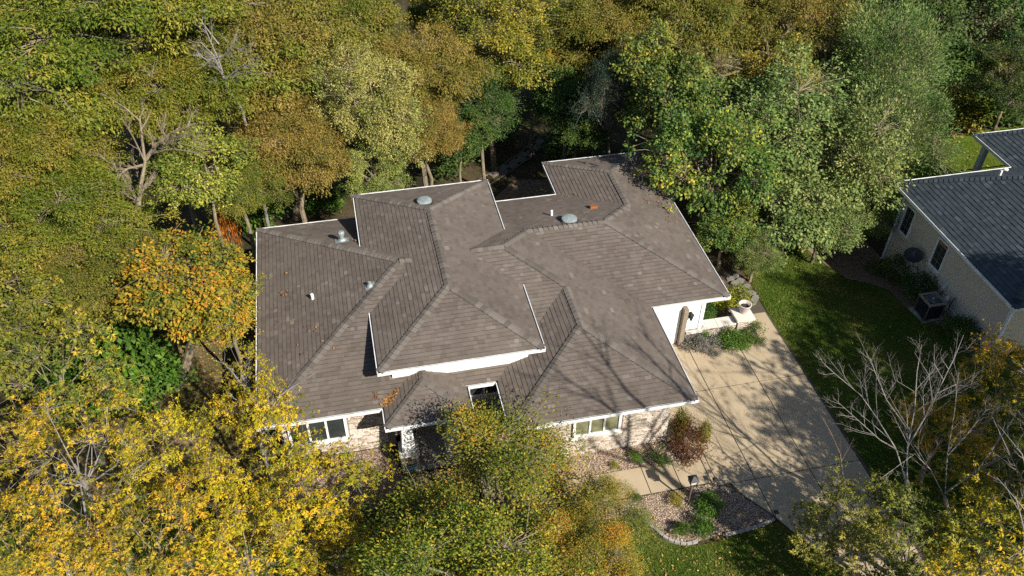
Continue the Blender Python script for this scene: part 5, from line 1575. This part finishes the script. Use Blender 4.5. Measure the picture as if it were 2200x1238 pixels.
shrub('round_shrub', 'dark clipped round shrub nearest the back corner of the taupe wall', 1920, 597, .62, 1.0, 'shrubA', 'dark')
shrub('round_shrub', 'dark green shrub between the satellite dish and the air conditioner', 1962, 634, .72, 1.2, 'shrubB', 'dark')
shrub('round_shrub', 'dark green shrub near the front end of the taupe wall', 2058, 727, .60, .95, 'shrubB', 'dark')
shrub('round_shrub', 'small dark shrub just in front of the air conditioner', 2040, 702, .30, .5, 'shrubA', 'dark')
shrub('round_shrub', 'little round shrub in the mulch at the far end of the neighbouring bed', 1874, 585, .36, .5, 'shrubA', 'dark')
for (u, v, r, h, pr, mt, lab) in [
    (265, 800, 1.9, 3.6, 'shrubB', 'green', 'tall saturated green shrub beside the leaning trunk'),
    (330, 850, 1.2, 2.0, 'shrubB', 'green', 'lower green shrub left of the leaning trunk foot'),
    (205, 860, 1.3, 2.4, 'shrubB', 'green', 'green shrub half hidden under the twiggy amber locust'),
    (60, 720, 1.6, 3.0, 'shrubB', 'green', 'green shrub under the trees at the left edge'),
    (560, 480, 1.2, 2.2, 'shrubB', 'green', 'green shrub behind the left back roof corner'),
    (690, 455, 1.0, 1.8, 'shrubB', 'green', 'green shrub behind the back gutter left of the raised roof'),
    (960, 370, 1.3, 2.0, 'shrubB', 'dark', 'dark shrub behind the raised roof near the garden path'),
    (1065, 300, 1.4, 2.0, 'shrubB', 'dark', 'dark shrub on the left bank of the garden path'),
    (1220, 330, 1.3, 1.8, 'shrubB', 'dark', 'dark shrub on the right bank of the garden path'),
    (2100, 262, 1.8, 2.4, 'shrubB', 'green', 'sunlit green shrub at the far rim of the bright lawn'),
    (2050, 258, 1.6, 2.2, 'shrubB', 'yg', 'yellow green shrub left of the sunlit one beyond the bright lawn'),
    (2165, 262, 1.8, 2.6, 'shrubB', 'dark', 'dark shrub at the right end of the bright lawn'),
    (2010, 165, 2.0, 2.6, 'shrubB', 'dark', 'shaded shrub in the far clearing on the right'),
    (2080, 150, 2.0, 2.4, 'shrubB', 'yg', 'half lit shrub in the far clearing on the right'),
    (560, 400, .45, 7.0, 'shrubB', 'red', 'scarlet sumac among the tan locusts left of the roof'),
    (505, 545, .5, 6.0, 'shrubB', 'red', 'orange red sumac beside the left edge of the roof'),
    (930, 1190, .9, 1.2, 'shrubA', 'dark', 'dark green shrub left of the big tree by the porch'),
    (880, 1110, .65, .9, 'shrubB', 'dark', 'green shrub in the pebble bed below the teal pot'),
    (830, 1180, 1.0, 1.4, 'shrubB', 'dark', 'green shrub by the left curb of the lower pebble bed')]:
    shrub('wood_shrub', lab, u, v, r, h, pr, mt, group='undergrowth shrubs')

# ------------------------------------------------------------------ grass blades and fallen leaves
def blades(P, dens, mat, name, label, h=(.03, .08), w=.013, keep=None):
    pts = scatter(P, dens)
    n = len(pts)
    if not n: return
    xy = np.array(pts)
    rng = np.random.default_rng(n)
    z = np.array([ground(x, y) for x, y in pts])
    B = np.column_stack([xy, z])
    a = rng.uniform(0, 6.28, n); hh = rng.uniform(h[0], h[1], n)
    sd = np.column_stack([np.cos(a), np.sin(a), np.zeros(n)]) * w
    tip = B + np.column_stack([rng.normal(0, .5, n) * hh, rng.normal(0, .5, n) * hh, hh])
    V = np.stack([B - sd, B + sd, tip], 1).reshape(-1, 3)
    me = bpy.data.meshes.new(name)
    me.vertices.add(3 * n); me.vertices.foreach_set("co", V.astype(np.float32).ravel())
    me.loops.add(3 * n); me.loops.foreach_set("vertex_index", np.arange(3 * n, dtype=np.int32))
    me.polygons.add(n); me.polygons.foreach_set("loop_start", np.arange(0, 3 * n, 3, dtype=np.int32))
    patch = .5 + .25 * np.sin(xy[:, 0] * 1.7 + np.sin(xy[:, 1] * 1.3) * 2) * np.cos(xy[:, 1] * 1.1 + xy[:, 0] * .4)
    c = np.clip(patch + rng.normal(0, .22, n), 0, 1)
    at_ = me.attributes.new("rnd", 'FLOAT', 'FACE'); at_.data.foreach_set("value", c.astype(np.float32))
    me.update(calc_edges=True); me.materials.append(mat)
    o = bpy.data.objects.new(name, me); COL.objects.link(o)
    return tag(o, label, kind='stuff')
blades([(20.35, -10), (26, -10), (28, -1), (27.0, 2.2), (26.4, 3.6), (26.0, 5.9), (25.2, 6.4), (24.2, 9.5), (20.6, 9.5), (20.35, 4)], 700, M['grass'], 'grass', 'mown grass blades of the side lawn')
blades([(10, -10), (19.0, -10), (16.35, -5.2), (14.4, -5.5), (13.4, -5.6), (12.2, -5.1), (11.4, -4.3), (10, -4.2)], 700, M['grass'], 'grass', 'grass blades of the front lawn below the kidney bed')
blades([(-12, -6), (2.9, -6), (2.9, -4.2), (-.2, -1), (-6, .5), (-12, .5)], 160, M['grass'], 'grass', 'grass blades of the front lawn under the yellow locusts')
blades([(-6, .6), (.2, .6), (.2, 9), (-3, 9), (-5.5, 6)], 160, M['grass'], 'grass', 'thin grass beside the left wall')
blades([(28, 9.8), (44, 9.8), (48, 14), (44, 18.5), (37, 17.8), (33.5, 16), (28, 12.5)], 120, LM['lemon'] if False else M['grass'], 'grass', 'grass blades of the bright back lawn')
def litter(P, dens, label, s=(.03, .06), mat='litter', up=.03):
    mb = MB()
    for x, y in scatter(P, dens):
        leafq(mb, (x, y, ground(x, y) + up), random.uniform(*s), random.random())
    mb.build('fallen_leaves', M[mat], label=label, kind='stuff')
litter([(10, -10), (19.0, -10), (16.35, -5.2), (10, -4.2)], 22, 'yellow leaves fallen on the front lawn')
litter([(-14, -8), (10, -8), (8, -4), (2.9, -4.2), (-.2, -1), (-7, 1), (-14, 1)], 45, 'thick yellow leaf fall under the locusts on the left', s=(.04, .09))
litter([(-7, .6), (.2, .6), (.2, 10), (-3, 9.5), (-7, 7)], 50, 'brown leaf fall beside the left wall', mat='litter')
litter([(20.3, -9), (26, -9), (26.5, 2), (24, 8), (20.4, 9)], 3, 'scattered leaves on the side lawn')
litter([(13.9, -8), (20.2, -8), (20.2, 3), (14, 2.8)], 2.2, 'few dry leaves blown over the driveway', s=(.025, .045))
litter([(9.2, 10.4), (18, 10.4), (18, 14), (15.5, 19.6), (13, 20), (9.2, 15.5)], 14, 'brown leaves in the shaded back yard', s=(.05, .10))
litter([(8.4, -2.1), (14.3, -2.1), (14.3, -1.3), (8.4, -1.3)], 10, 'leaves caught on the front pebble bed', up=.06)
litter([(10.3, -5), (16, -5), (15.4, -4), (14.7, -3.4), (10.3, -3.4)], 8, 'leaves caught on the kidney shaped pebble bed', up=.06)
litter([(28, 10), (44, 10), (46, 15), (40, 18), (33, 15)], 3, 'leaves scattered over the bright back lawn', s=(.05, .09))
litter([(34, 17), (52, 20), (60, 34), (40, 34)], 5, 'brown leaf fall in the far clearing', s=(.08, .16))
